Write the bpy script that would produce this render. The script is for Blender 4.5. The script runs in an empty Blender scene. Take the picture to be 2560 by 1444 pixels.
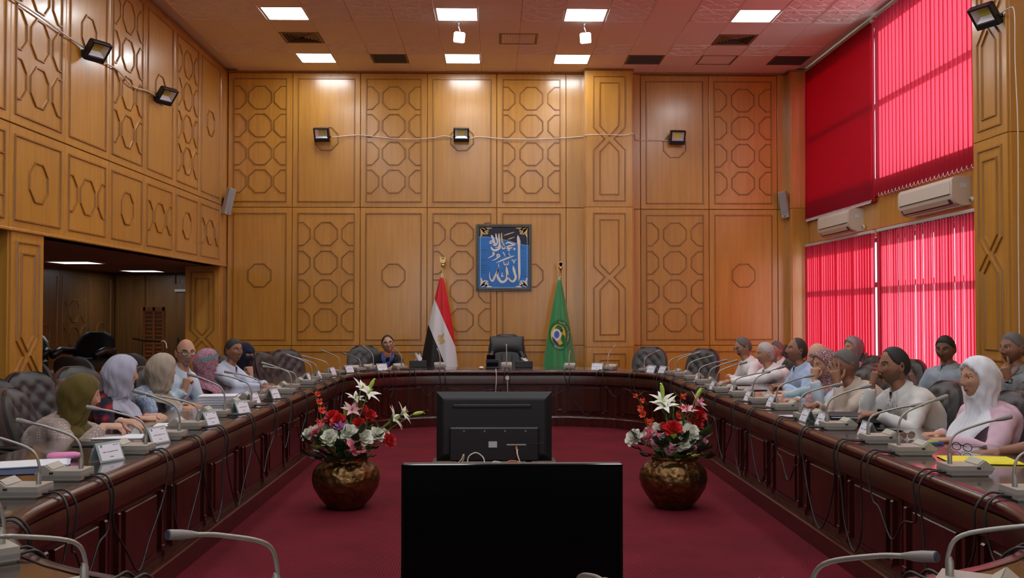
import bpy, bmesh, math, random
from mathutils import Vector, Matrix, Euler, noise
R = math.radians
random.seed(7)
SC = bpy.context.scene
COL = SC.collection

# ------------------------------------------------------------------ camera
CAM = Vector((0, 0, 1.53)); FPX = 2450.0
cd = bpy.data.cameras.new('camera'); cam = bpy.data.objects.new('camera', cd); COL.objects.link(cam)
cam.location = CAM; cam.rotation_euler = (R(90 + 1.36), 0, R(-1.05))
cd.sensor_width = 36; cd.lens = FPX / 2560 * 36; cd.clip_end = 200
SC.camera = cam
CR = Euler(cam.rotation_euler).to_matrix()
def ray(px, py): return (CR @ Vector(((px - 1280) / FPX, -(py - 722) / FPX, -1))).normalized()
def atz(px, py, z): d = ray(px, py); return CAM + d * ((z - CAM.z) / d.z)
def aty(px, py, y): d = ray(px, py); return CAM + d * (y / d.y)
def atx(px, py, x): d = ray(px, py); return CAM + d * (x / d.x)

# ------------------------------------------------------------------ daylight
W = bpy.data.worlds.new('sky'); SC.world = W; W.use_nodes = True
wn = W.node_tree.nodes; bg = wn['Background']
bg.inputs[0].default_value = (0.86, 0.93, 1.0, 1); bg.inputs[1].default_value = 3.8
sd = bpy.data.lights.new('sun', 'SUN'); sd.energy = 17.0; sd.angle = R(3); sd.color = (1, 0.95, 0.88)
sun = bpy.data.objects.new('sun', sd); COL.objects.link(sun); sun.location = (20, 6, 14)
sun.rotation_euler = Vector((-1, -.05, -.42)).to_track_quat('-Z', 'Y').to_euler()
LAMP = 23.0          # brightness of the recessed ceiling panels
SC.view_settings.view_transform = 'Standard'; SC.view_settings.look = 'None'
SC.view_settings.exposure = 0.0; SC.view_settings.gamma = 1.0
SC.view_settings.use_curve_mapping = False
try:
    SC.cycles.max_bounces = 8; SC.cycles.transparent_max_bounces = 12
    SC.cycles.caustics_reflective = False; SC.cycles.caustics_refractive = False
    SC.cycles.sample_clamp_indirect = 6.0
except Exception: pass

# ------------------------------------------------------------------ materials
MT = {}
def _link(nt, a, b): nt.links.new(a, b)
def mat(name, col, rough=.5, metal=0, coat=0, spec=.5, emit=0, alpha=1, bump=0, bscale=60, var=0, vscale=6, sub=0, sheen=0):
    m = bpy.data.materials.new(name); m.use_nodes = True; nt = m.node_tree; p = nt.nodes['Principled BSDF']
    c = (*col, 1); p.inputs['Base Color'].default_value = c
    p.inputs['Roughness'].default_value = rough; p.inputs['Metallic'].default_value = metal
    p.inputs['Coat Weight'].default_value = coat; p.inputs['Coat Roughness'].default_value = .2
    p.inputs['Specular IOR Level'].default_value = spec; p.inputs['Alpha'].default_value = alpha
    if sheen: p.inputs['Sheen Weight'].default_value = sheen
    if sub: p.inputs['Subsurface Weight'].default_value = sub; p.inputs['Subsurface Radius'].default_value = (.02, .008, .004)
    if emit: p.inputs['Emission Color'].default_value = c; p.inputs['Emission Strength'].default_value = emit
    if bump or var:
        tc = nt.nodes.new('ShaderNodeTexCoord')
    if bump:
        n = nt.nodes.new('ShaderNodeTexNoise'); n.inputs['Scale'].default_value = bscale; n.inputs['Detail'].default_value = 4
        b = nt.nodes.new('ShaderNodeBump'); b.inputs['Strength'].default_value = bump; b.inputs['Distance'].default_value = .01
        _link(nt, tc.outputs['Object'], n.inputs['Vector']); _link(nt, n.outputs['Fac'], b.inputs['Height']); _link(nt, b.outputs[0], p.inputs['Normal'])
    if var:
        n = nt.nodes.new('ShaderNodeTexNoise'); n.inputs['Scale'].default_value = vscale; n.inputs['Detail'].default_value = 3
        r = nt.nodes.new('ShaderNodeValToRGB'); r.color_ramp.elements[0].position = .3; r.color_ramp.elements[1].position = .7
        r.color_ramp.elements[0].color = (*[x * (1 - var) for x in col], 1); r.color_ramp.elements[1].color = (*[min(1, x * (1 + var)) for x in col], 1)
        _link(nt, tc.outputs['Object'], n.inputs['Vector']); _link(nt, n.outputs['Fac'], r.inputs[0]); _link(nt, r.outputs[0], p.inputs['Base Color'])
    MT[name] = m; return m
def ramp(nt, stops, interp='LINEAR'):
    r = nt.nodes.new('ShaderNodeValToRGB'); cr = r.color_ramp; cr.interpolation = interp
    while len(cr.elements) < len(stops): cr.elements.new(.5)
    for e, (pos, c) in zip(cr.elements, stops): e.position = pos; e.color = (*c, 1)
    return r
def mapped(nt, scale, coord='Object', rand=False, rot=(0, 0, 0)):
    tc = nt.nodes.new('ShaderNodeTexCoord'); mp = nt.nodes.new('ShaderNodeMapping')
    mp.inputs['Scale'].default_value = scale; mp.inputs['Rotation'].default_value = rot
    if rand:
        oi = nt.nodes.new('ShaderNodeObjectInfo'); vm = nt.nodes.new('ShaderNodeVectorMath'); vm.operation = 'SCALE'
        vm.inputs[0].default_value = (37, 11, 23); _link(nt, oi.outputs['Random'], vm.inputs['Scale'])
        _link(nt, vm.outputs[0], mp.inputs['Location'])
    _link(nt, tc.outputs[coord], mp.inputs['Vector']); return mp
def wood(name, dark, mid, light, rough=.3, coat=.35, grain=(9, 9, .55), tone=.12, bump=.03):
    m = mat(name, mid, rough, coat=coat); nt = m.node_tree; p = nt.nodes['Principled BSDF']
    mp = mapped(nt, grain, rand=True)
    n = nt.nodes.new('ShaderNodeTexNoise'); n.inputs['Scale'].default_value = 2.2; n.inputs['Detail'].default_value = 7; n.inputs['Distortion'].default_value = .4
    _link(nt, mp.outputs[0], n.inputs['Vector'])
    r = ramp(nt, [(.25, dark), (.5, mid), (.78, light)]); _link(nt, n.outputs['Fac'], r.inputs[0])
    mp2 = mapped(nt, (2.2, 2.2, .25), rand=True); n2 = nt.nodes.new('ShaderNodeTexNoise'); n2.inputs['Scale'].default_value = 1.3
    _link(nt, mp2.outputs[0], n2.inputs['Vector'])
    oi = nt.nodes.new('ShaderNodeObjectInfo')
    ad = nt.nodes.new('ShaderNodeMath'); ad.operation = 'ADD'; _link(nt, oi.outputs['Random'], ad.inputs[0]); _link(nt, n2.outputs['Fac'], ad.inputs[1])
    mr = nt.nodes.new('ShaderNodeMapRange'); mr.inputs[1].default_value = .3; mr.inputs[2].default_value = 1.7
    mr.inputs[3].default_value = 1 - tone; mr.inputs[4].default_value = 1 + tone; _link(nt, ad.outputs[0], mr.inputs[0])
    hs = nt.nodes.new('ShaderNodeHueSaturation'); _link(nt, mr.outputs[0], hs.inputs['Value']); _link(nt, r.outputs[0], hs.inputs['Color'])
    _link(nt, hs.outputs[0], p.inputs['Base Color'])
    b = nt.nodes.new('ShaderNodeBump'); b.inputs['Strength'].default_value = bump; b.inputs['Distance'].default_value = .01
    _link(nt, n.outputs['Fac'], b.inputs['Height']); _link(nt, b.outputs[0], p.inputs['Normal'])
    # gentle waviness of the lacquer so that lamp reflections break up
    n3 = nt.nodes.new('ShaderNodeTexNoise'); n3.inputs['Scale'].default_value = 5; mp3 = mapped(nt, (1, 1, .6), rand=True)
    _link(nt, mp3.outputs[0], n3.inputs['Vector']); b3 = nt.nodes.new('ShaderNodeBump'); b3.inputs['Strength'].default_value = .12; b3.inputs['Distance'].default_value = .02
    _link(nt, n3.outputs['Fac'], b3.inputs['Height']); _link(nt, b3.outputs[0], p.inputs['Coat Normal'])
    return m
wood('honey_wood', (.455, .198, .025), (.53, .246, .033), (.59, .29, .046), rough=.30, coat=1.0)
wood('moulding_wood', (.24, .095, .014), (.32, .14, .020), (.40, .185, .03), rough=.35, coat=.3, tone=.05)
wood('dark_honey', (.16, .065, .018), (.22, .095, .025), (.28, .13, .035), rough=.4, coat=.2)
wood('mahogany', (.024, .0045, .003), (.043, .0075, .0045), (.066, .012, .0075), rough=.34, coat=.2, tone=.15)
wood('mahogany_edge', (.026, .006, .004), (.045, .009, .006), (.07, .014, .009), rough=.24, coat=.35, tone=.08)
wood('table_top', (.018, .010, .008), (.030, .016, .012), (.045, .024, .018), rough=.07, coat=.8, tone=.05, grain=(3, 3, 3), bump=0)
wood('orange_wood', (.42, .12, .03), (.52, .17, .045), (.6, .22, .06), rough=.45, coat=.1)
mat('ceiling_white', (.80, .76, .74), .75, bump=.06, bscale=30)
mat('ceiling_tile', (.86, .82, .80), .7)
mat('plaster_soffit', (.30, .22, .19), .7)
mat('grille_dark', (.10, .085, .085), .6); mat('grille_bronze', (.22, .15, .10), .5, metal=.3)
mat('black_plastic', (.014, .014, .016), .38); mat('black_gloss', (.006, .006, .008), .08, spec=.35)
mat('black_matte', (.012, .012, .014), .6)
mat('tv_screen', (.002, .002, .003), .22, spec=.22)
mat('tv_back', (.012, .013, .016), .45)
mat('mic_body', (.40, .365, .315), .5, var=.04, vscale=40); mat('mic_dark', (.27, .25, .24), .45); mat('mic_pad', (.47, .435, .365), .6, bump=.2, bscale=400)
mat('gooseneck', (.36, .34, .31), .38, metal=.55); mat('mic_tip', (.04, .05, .08), .55)
mat('cable_black', (.022, .021, .021), .45); mat('cable_white', (.72, .66, .58), .5)
mat('acrylic', (.62, .78, .80), .06, alpha=.42, spec=.6); mat('card_white', (.80, .80, .88), .6); mat('card_navy', (.02, .05, .12), .5)
mat('ink', (.03, .03, .05), .7); mat('ink_grey', (.18, .18, .22), .7)
mat('paper', (.80, .83, .88), .7); mat('paper_edge', (.55, .56, .72), .7); mat('paper_grey', (.55, .6, .66), .7)
mat('leather_black', (.012, .012, .013), .4, bump=.05, bscale=260); mat('leather_char', (.034, .031, .030), .45, bump=.05, bscale=260)
mat('chair_side', (.095, .052, .045), .45); mat('fabric_grey', (.085, .083, .08), .8, bump=.2, bscale=300)
mat('chrome', (.6, .6, .6), .2, metal=1); mat('steel', (.35, .36, .36), .35, metal=.9)
mat('gold', (.75, .55, .22), .3, metal=.9); mat('gold_flat', (.62, .42, .14), .55); mat('brass_pole', (.45, .28, .08), .3, metal=.8)
mat('ac_white', (.66, .61, .52), .35); mat('ac_cream', (.56, .49, .38), .4); mat('ac_slot', (.05, .045, .04), .6); mat('rail_white', (.55, .52, .5), .4)
mat('white_plastic', (.78, .76, .72), .4); mat('grey_speaker', (.40, .39, .38), .5); mat('speaker_grille', (.30, .295, .29), .7, bump=.3, bscale=500)
mat('lamp_reflector', (.75, .76, .78), .25, metal=.4); mat('lamp_cob', (.62, .62, .10), .5)
mat('yellow_file', (.85, .75, .03), .5); mat('pink_case', (.80, .26, .50), .35); mat('black_leatherette', (.02, .02, .022), .4)
mat('phone', (.03, .03, .035), .15); mat('blue_pen', (.03, .10, .45), .35); mat('green_pen', (.25, .75, .08), .35); mat('red_pen', (.7, .03, .03), .35); mat('amber_lens', (.18, .06, .015), .1, alpha=.8)
mat('tortoise', (.25, .09, .03), .25); mat('clear_lens', (.8, .85, .9), .05, alpha=.18)
mat('orange_cable', (.75, .22, .05), .45); mat('cyan_tube', (.03, .16, .22), .3)
mat('leaf_dark', (.018, .045, .022), .5, var=.3, vscale=30); mat('leaf_mid', (.05, .16, .035), .5, var=.2, vscale=30); mat('leaf_lime', (.42, .62, .10), .55, var=.2, vscale=30)
mat('stem_green', (.14, .30, .06), .5)
mat('petal_white', (.80, .79, .70), .6, sub=.1); mat('petal_pink', (.78, .22, .30), .6); mat('petal_red', (.62, .015, .02), .5); mat('petal_orange', (.72, .06, .015), .5)
mat('petal_blush', (.78, .48, .52), .6); mat('petal_purple', (.34, .12, .36), .6); mat('petal_mauve', (.48, .17, .24), .6); mat('petal_rust', (.33, .03, .02), .6)
def brass_pot():
    m = mat('hammered_brass', (.33, .19, .075), .32, metal=.9); nt = m.node_tree; p = nt.nodes['Principled BSDF']
    mp = mapped(nt, (1, 1, 1)); v = nt.nodes.new('ShaderNodeTexVoronoi'); v.inputs['Scale'].default_value = 26; v.feature = 'SMOOTH_F1'
    n = nt.nodes.new('ShaderNodeTexNoise'); n.inputs['Scale'].default_value = 14; n.inputs['Detail'].default_value = 3
    ad = nt.nodes.new('ShaderNodeMath'); ad.operation = 'ADD'
    for t, k in ((v, 0), (n, 1)): _link(nt, mp.outputs[0], t.inputs['Vector'])
    _link(nt, v.outputs['Distance'], ad.inputs[0]); _link(nt, n.outputs['Fac'], ad.inputs[1])
    b = nt.nodes.new('ShaderNodeBump'); b.inputs['Strength'].default_value = .6; b.inputs['Distance'].default_value = .022
    _link(nt, ad.outputs[0], b.inputs['Height']); _link(nt, b.outputs[0], p.inputs['Normal'])
    r = ramp(nt, [(.3, (.12, .062, .024)), (.6, (.22, .125, .048)), (.8, (.30, .19, .075))]); _link(nt, n.outputs['Fac'], r.inputs[0]); _link(nt, r.outputs[0], p.inputs['Base Color'])
brass_pot()
def carpet():
    m = mat('carpet', (.17, .012, .022), .95, spec=.1); nt = m.node_tree; p = nt.nodes['Principled BSDF']
    mp = mapped(nt, (1, 1, 1), rot=(0, 0, R(45))); v = nt.nodes.new('ShaderNodeTexVoronoi'); v.voronoi_dimensions = '2D'; v.inputs['Scale'].default_value = 42; v.inputs['Randomness'].default_value = 0
    _link(nt, mp.outputs[0], v.inputs['Vector'])
    r = ramp(nt, [(.0, (.6, .6, .6)), (.10, (.6, .6, .6)), (.16, (0, 0, 0))]); _link(nt, v.outputs['Distance'], r.inputs[0])
    n = nt.nodes.new('ShaderNodeTexNoise'); n.inputs['Scale'].default_value = 1.6; n.inputs['Detail'].default_value = 4; mp2 = mapped(nt, (1, 1, 1)); _link(nt, mp2.outputs[0], n.inputs['Vector'])
    c = ramp(nt, [(.3, (.09, .006, .013)), (.7, (.145, .009, .020))]); _link(nt, n.outputs['Fac'], c.inputs[0])
    mx = nt.nodes.new('ShaderNodeMix'); mx.data_type = 'RGBA'; _link(nt, r.outputs[0], mx.inputs['Factor']); _link(nt, c.outputs[0], mx.inputs['A']); mx.inputs['B'].default_value = (.42, .18, .14, 1)
    _link(nt, mx.outputs['Result'], p.inputs['Base Color'])
carpet()
def blind_mat():
    m = bpy.data.materials.new('blind_fabric'); m.use_nodes = True; nt = m.node_tree; o = nt.nodes['Material Output']; p = nt.nodes['Principled BSDF']
    p.inputs['Base Color'].default_value = (.42, .006, .03, 1); p.inputs['Roughness'].default_value = .85
    t = nt.nodes.new('ShaderNodeBsdfTranslucent'); t.inputs[0].default_value = (.90, .27, .355, 1)
    mx = nt.nodes.new('ShaderNodeMixShader'); mx.inputs[0].default_value = .6
    _link(nt, p.outputs[0], mx.inputs[1]); _link(nt, t.outputs[0], mx.inputs[2]); _link(nt, mx.outputs[0], o.inputs[0]); MT['blind_fabric'] = m
blind_mat()
def glass_mat():
    m = bpy.data.materials.new('window_glass'); m.use_nodes = True; nt = m.node_tree; o = nt.nodes['Material Output']; nt.nodes.remove(nt.nodes['Principled BSDF'])
    t = nt.nodes.new('ShaderNodeBsdfTransparent'); t.inputs[0].default_value = (.92, .95, .95, 1); g = nt.nodes.new('ShaderNodeBsdfGlossy'); g.inputs[1].default_value = .03
    mx = nt.nodes.new('ShaderNodeMixShader'); mx.inputs[0].default_value = .06
    _link(nt, t.outputs[0], mx.inputs[1]); _link(nt, g.outputs[0], mx.inputs[2]); _link(nt, mx.outputs[0], o.inputs[0]); MT['window_glass'] = m
glass_mat()
mat('alcove_lamp', (.95, .98, 1), .5, emit=7.0); mat('lamp_panel', (.93, .97, 1), .5, emit=LAMP); mat('lamp_frame', (.7, .7, .68), .4); mat('spot_glow', (1, .98, .95), .4, emit=3.0)
mat('alu_frame', (.16, .15, .14), .4, metal=.5)

# ------------------------------------------------------------------ mesh helpers
class MB:
    def __init__(s): s.v = []; s.f = []; s.m = []
    def add(s, vs, fs, mi=0):
        o = len(s.v); s.v += [tuple(v) for v in vs]; s.f += [tuple(i + o for i in f) for f in fs]; s.m += [mi] * len(fs); return s
    def box(s, c, d, M=None, mi=0):
        x, y, z = (k / 2 for k in d); vs = [Vector((c[0] + a * x, c[1] + b * y, c[2] + e * z)) for a in (-1, 1) for b in (-1, 1) for e in (-1, 1)]
        if M: vs = [M @ v for v in vs]
        return s.add(vs, [(0, 1, 3, 2), (4, 6, 7, 5), (0, 4, 5, 1), (2, 3, 7, 6), (0, 2, 6, 4), (1, 5, 7, 3)], mi)
    def cbox(s, c, d, b=.004, M=None, mi=0):
        h = [k / 2 for k in d]; b = min(b, min(h) * .9); vs = []; idx = {}
        for sx in (-1, 1):
            for sy in (-1, 1):
                for sz in (-1, 1):
                    sg = (sx, sy, sz)
                    for ax in range(3):
                        p = [sg[k] * (h[k] - (0 if k == ax else b)) + c[k] for k in range(3)]
                        idx[sg + (ax,)] = len(vs); vs.append(Vector(p))
        fs = []
        for ax in range(3):
            u, w = [k for k in range(3) if k != ax]
            for sg in (-1, 1):
                q = []
                for a, e in ((-1, -1), (1, -1), (1, 1), (-1, 1)):
                    t = [0, 0, 0]; t[ax] = sg; t[u] = a; t[w] = e; q.append(idx[tuple(t) + (ax,)])
                fs.append(q)
            for a in (-1, 1):
                for e in (-1, 1):
                    t0 = [0, 0, 0]; t0[ax] = -1; t0[u] = a; t0[w] = e; t1 = list(t0); t1[ax] = 1
                    fs.append([idx[tuple(t0) + (u,)], idx[tuple(t1) + (u,)], idx[tuple(t1) + (w,)], idx[tuple(t0) + (w,)]])
        for sx in (-1, 1):
            for sy in (-1, 1):
                for sz in (-1, 1): fs.append([idx[(sx, sy, sz, k)] for k in range(3)])
        if M: vs = [M @ v for v in vs]
        return s.add(vs, fs, mi)
    def loft(s, rings, cap=True, closed=True, mi=0):
        n = len(rings[0]); vs = [p for r in rings for p in r]; fs = []
        for i in range(len(rings) - 1):
            for j in range(n if closed else n - 1):
                k = (j + 1) % n; fs.append((i * n + j, i * n + k, (i + 1) * n + k, (i + 1) * n + j))
        if cap and closed: fs.append(tuple(range(n))[::-1]); fs.append(tuple(range((len(rings) - 1) * n, len(rings) * n)))
        return s.add(vs, fs, mi)
    def tube(s, path, rad, n=8, cap=True, mi=0, flat=1.0, up=None):
        path = [Vector(p) for p in path]; rings = []; N = len(path)
        if not hasattr(rad, '__len__'): rad = [rad] * N
        t = (path[1] - path[0]).normalized(); u = Vector(up) if up else (Vector((0, 0, 1)) if abs(t.z) < .9 else Vector((1, 0, 0)))
        x = t.cross(u).normalized(); y = x.cross(t).normalized()
        for i, p in enumerate(path):
            t2 = (path[min(i + 1, N - 1)] - path[max(i - 1, 0)])
            if t2.length > 1e-9:
                t2.normalize(); q = t.rotation_difference(t2); x = q @ x; y = q @ y; t = t2
            rings.append([p + x * (math.cos(a) * rad[i]) + y * (math.sin(a) * rad[i] * flat) for a in [2 * math.pi * k / n for k in range(n)]])
        return s.loft(rings, cap, mi=mi)
    def lathe(s, prof, n=24, c=(0, 0, 0), mi=0, cap=True):
        c = Vector(c); return s.loft([[c + Vector((r * math.cos(2 * math.pi * k / n), r * math.sin(2 * math.pi * k / n), z)) for k in range(n)] for r, z in prof], cap, mi=mi)
    def ball(s, c, r, n=12, m=8, M=None, mi=0):
        if not hasattr(r, '__len__'): r = (r, r, r)
        rings = []
        for i in range(m + 1):
            t = math.pi * min(max(i / m, .02), .98); rings.append([Vector((c[0] + r[0] * math.sin(t) * math.cos(2 * math.pi * k / n), c[1] + r[1] * math.sin(t) * math.sin(2 * math.pi * k / n), c[2] - r[2] * math.cos(t))) for k in range(n)])
        if M: rings = [[M @ p for p in q] for q in rings]
        return s.loft(rings, mi=mi)
    def prism(s, pts, d, M=None, mi=0):
        """pts: polygon in the xz plane, extruded along y from -d/2 to d/2"""
        n = len(pts); vs = [Vector((x, -d / 2, z)) for x, z in pts] + [Vector((x, d / 2, z)) for x, z in pts]
        if M: vs = [M @ v for v in vs]
        return s.add(vs, [tuple(range(n)), tuple(range(n, 2 * n))[::-1]] + [(i, (i + 1) % n, n + (i + 1) % n, n + i) for i in range(n)], mi)
    def mesh(s, name, mats, smooth=False, angle=None):
        me = bpy.data.meshes.new(name); me.from_pydata(s.v, [], s.f)
        for k in (mats if isinstance(mats, (list, tuple)) else [mats]): me.materials.append(MT[k] if isinstance(k, str) else k)
        if any(s.m): me.polygons.foreach_set('material_index', s.m)
        bm = bmesh.new(); bm.from_mesh(me); bmesh.ops.recalc_face_normals(bm, faces=bm.faces); bm.to_mesh(me); bm.free()
        if smooth: me.polygons.foreach_set('use_smooth', [True] * len(me.polygons))
        if angle:
            me.polygons.foreach_set('use_smooth', [True] * len(me.polygons)); me.set_sharp_from_angle(angle=R(angle))
        me.update(); return me
    def build(s, name, mats, parent=None, loc=None, rot=None, smooth=False, angle=None):
        return ob(name, s.mesh(name, mats, smooth, angle), parent, loc, rot)
def ob(name, data, parent=None, loc=None, rot=None):
    o = bpy.data.objects.new(name, data); COL.objects.link(o)
    if parent: o.parent = parent
    if loc is not None: o.location = loc
    if rot is not None: o.rotation_euler = rot if hasattr(rot, '__len__') else (0, 0, rot)
    return o
def tag(o, label, cat, group=None):
    o['label'] = label; o['category'] = cat
    if group: o['group'] = group
    return o
def thing(name, label, cat, loc=(0, 0, 0), rz=0, group=None):
    o = ob(name, None, None, loc, rz); o.empty_display_size = .05; return tag(o, label, cat, group)
def struct(o): o['kind'] = 'structure'; return o
def copy_tree(o, parent=None):
    c = o.copy(); COL.objects.link(c); c.parent = parent
    for ch in list(o.children): copy_tree(ch, c)
    return c
def bez(pts, n=8):
    """Catmull-Rom through pts"""
    P = [Vector(p) for p in pts]; P = [P[0] * 2 - P[1]] + P + [P[-1] * 2 - P[-2]]; out = []
    for i in range(1, len(P) - 2):
        for k in range(n):
            t = k / n; a, b, c, d = P[i - 1], P[i], P[i + 1], P[i + 2]
            out.append(.5 * ((2 * b) + (c - a) * t + (2 * a - 5 * b + 4 * c - d) * t * t + (3 * b - a - 3 * c + d) * t ** 3))
    out.append(P[-2]); return out
def sstep(a, b, x): t = min(1, max(0, (x - a) / (b - a))); return t * t * (3 - 2 * t)

# ================================================================== ROOM
YB, XL, XP, XW, ZC = 15.66, -4.27, 4.70, 5.02, 5.39      # back wall, left wall, right pillars, window wall, ceiling
Z1, Z2 = 3.20, 1.00                                       # panel seams above the floor
SOF, XA, YA, YR = 2.26, -7.05, 18.25, -2.6                # alcove soffit, alcove side and end walls, rear wall
def slab(name, x0, x1, y0, y1, z0, z1, m):
    return struct(MB().box(((x1 - x0) / 2, (y1 - y0) / 2, (z1 - z0) / 2), (x1 - x0, y1 - y0, z1 - z0)).build(name, m, None, (x0, y0, z0)))
slab('floor', XA - .2, XW + .3, YR - .2, YA + .2, -.1, 0, 'carpet')
ceil = slab('ceiling', XA - .2, XW + .3, YR - .2, YA + .2, ZC + .02, ZC + .2, 'ceiling_white')
wall_back = slab('wall_back', XL - .1, XW + .3, YB + .02, YB + .25, 0, ZC + .02, 'moulding_wood')
wall_left = slab('wall_left', XL - .25, XL - .02, YR, YB + .02, SOF, ZC + .02, 'moulding_wood')
wall_rear = None
slab('wall_alcove_side', XA - .2, XA - .02, YR, YA + .2, 0, SOF + .1, 'moulding_wood')
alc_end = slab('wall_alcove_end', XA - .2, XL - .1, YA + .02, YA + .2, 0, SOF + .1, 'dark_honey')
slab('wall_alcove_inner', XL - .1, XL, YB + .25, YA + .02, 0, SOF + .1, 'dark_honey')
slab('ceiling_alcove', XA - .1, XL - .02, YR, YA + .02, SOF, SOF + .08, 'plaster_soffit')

_cache = {}
def cached(key, fn):
    if key not in _cache: _cache[key] = fn()
    return _cache[key]
def mould(pts, closed=True, w=.022, h=.013):
    """bevelled strip along a polyline in the xz plane, standing proud towards -y"""
    n = len(pts); mb = MB(); rings = []
    for i in range(n):
        p = Vector(pts[i]); a = Vector(pts[i - 1]) if (closed or i) else None; b = Vector(pts[(i + 1) % n]) if (closed or i < n - 1) else None
        d0 = (p - a).normalized() if a else (b - p).normalized(); d1 = (b - p).normalized() if b else d0
        n0 = Vector((-d0.y, d0.x)); n1 = Vector((-d1.y, d1.x)); m = (n0 + n1).normalized(); m = m / max(.3, m.dot(n0))
        rings.append([Vector((p.x + m.x * o, -q, p.y + m.y * o)) for o, q in ((-w / 2, 0), (-w / 3.2, h), (w / 3.2, h), (w / 2, 0))])
    if closed: rings.append(rings[0])
    return mb.loft(rings, cap=not closed, closed=True)
OCT = .1815
def octo(r=OCT, half=0):
    k = r * math.tan(R(22.5)); P = [(r, -k), (r, k), (k, r), (-k, r), (-r, k), (-r, -k), (-k, -r), (k, -r)]
    if half > 0: return [(0, -r), (k, -r), (r, -k), (r, k), (k, r), (0, r)]
    if half < 0: return [(0, r), (-k, r), (-r, k), (-r, -k), (-k, -r), (0, -r)]
    return P
def oct_mesh(half=0, m='moulding_wood'): return cached(('oct', half, m), lambda: mould(octo(half=half), not half).mesh('octagon_moulding', m))
def panel(wall, p0, rz, w, h, kind, rows=None, cz=None, board='honey_wood', strip='moulding_wood', inset=.095, gap=.008):
    """a veneered board with its applied mouldings; p0 = lower start corner, board runs along local x"""
    key = ('board', round(w, 3), round(h, 3), board)
    me = cached(key, lambda: MB().cbox((w / 2, -.004, h / 2), (w - gap, .03, h - gap), .005).mesh('wall_panel', board))
    wi = wall.matrix_basis.inverted() if wall else Matrix()
    o = ob('wall_panel', me, wall); M = Matrix.Translation(p0) @ Matrix.Rotation(rz, 4, 'Z'); o.matrix_basis = wi @ M
    F = -.019
    def sub(nm, me, x, z): ob(nm, me, o, (x, F, z))
    if kind in 'ABCP':
        fk = ('frame', round(w, 3), round(h, 3), inset, strip)
        sub('frame_moulding', cached(fk, lambda: mould([(inset, inset), (w - inset, inset), (w - inset, h - inset), (inset, h - inset)]).mesh('frame_moulding', strip)), 0, 0)
    if kind == 'A':
        for z in rows:
            sub('octagon_moulding', oct_mesh(0, strip), w / 2, z); sub('octagon_moulding', oct_mesh(1, strip), inset + .012, z); sub('octagon_moulding', oct_mesh(-1, strip), w - inset - .012, z)
    if kind == 'B': sub('octagon_moulding', oct_mesh(0, strip), w / 2, cz if cz else h / 2)
    if kind == 'H':
        def hg():
            a, b, d = w * .335, w * .10, .175 * min(1, w / .74); c = h / 2; t = .10
            out = [(w / 2 - a, t), (w / 2 + a, t), (w / 2 + a, c - d), (w / 2 + b, c), (w / 2 + a, c + d), (w / 2 + a, h - t), (w / 2 - a, h - t), (w / 2 - a, c + d), (w / 2 - b, c), (w / 2 - a, c - d)]
            q = w * .20; e = d * .9
            return mould(out), mould([(w / 2 - q, t + .1), (w / 2 + q, t + .1), (w / 2 + q, c - d - .03), (w / 2, c - d - .03 + e), (w / 2 - q, c - d - .03)]), \
                   mould([(w / 2 - q, h - t - .1), (w / 2 - q, c + d + .03), (w / 2, c + d + .03 - e), (w / 2 + q, c + d + .03), (w / 2 + q, h - t - .1)])
        if ('hg', w, h, strip) not in _cache: _cache[('hg', w, h, strip)] = [k.mesh('pillar_moulding', strip) for k in hg()]
        for me in _cache[('hg', w, h, strip)]: sub('pillar_moulding', me, 0, 0)
    return o
def bx(px, y=YB): return aty(px, 500, y).x
ROWU = [.255 + .446 * k for k in range(4)]; ROWU = [z + .165 for z in ROWU]
ROWL = [.41 + .457 * k for k in range(4)]
seams = [XL + .03] + [bx(p) for p in (731, 901, 1068, 1242, 1415)]
for i in range(5):
    x0, w = seams[i], seams[i + 1] - seams[i]
    panel(wall_back, (x0, YB, Z1), 0, w, ZC - .035 - Z1, 'AB'[i % 2], ROWU, cz=1.10)
    panel(wall_back, (x0, YB, Z2), 0, w, Z1 - Z2, 'BA'[i % 2], ROWL, cz=1.12)
    panel(wall_back, (x0, YB, .12), 0, w, Z2 - .12, 'C')
xq = bx(1464)
for z0, z1 in ((Z1, ZC - .035), (Z2, Z1), (.12, Z2)): panel(wall_back, (seams[5], YB, z0), 0, xq - seams[5] + .1, z1 - z0, 'N')
# right part of the back wall, behind the pillar
rs = [bx(1601, YB), bx(1772, YB), bx(1943, YB)]
for i in range(2):
    x0, w = rs[i], rs[i + 1] - rs[i]
    panel(wall_back, (x0, YB, Z1 - .02), 0, w, ZC - .035 - Z1, 'BA'[i], ROWU, cz=1.02)
    panel(wall_back, (x0, YB, Z2), 0, w, Z1 - .02 - Z2, 'AB'[i], ROWL, cz=1.12)
    panel(wall_back, (x0, YB, .12), 0, w, Z2 - .12, 'C')
for z0, z1 in ((Z1 - .02, ZC - .035), (Z2, Z1 - .02), (.12, Z2)):
    panel(wall_back, (rs[2], YB, z0), 0, XW - rs[2], z1 - z0, 'N'); panel(wall_back, (rs[0] - .22, YB, z0), 0, .22, z1 - z0, 'N')
for nm, m in (('baseboard_back', 'moulding_wood'),):
    b = MB().cbox(((XW - XL) / 2, 0, .06), (XW - XL, .03, .12), .006).build(nm, m, None, (XL, YB + .004, 0)); struct(b)
c = MB().cbox(((XW - XL) / 2, 0, -.0175), (XW - XL, .05, .035), .006).build('trim_1', 'moulding_wood', None, (XL, YB - .005, ZC)); struct(c)
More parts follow.
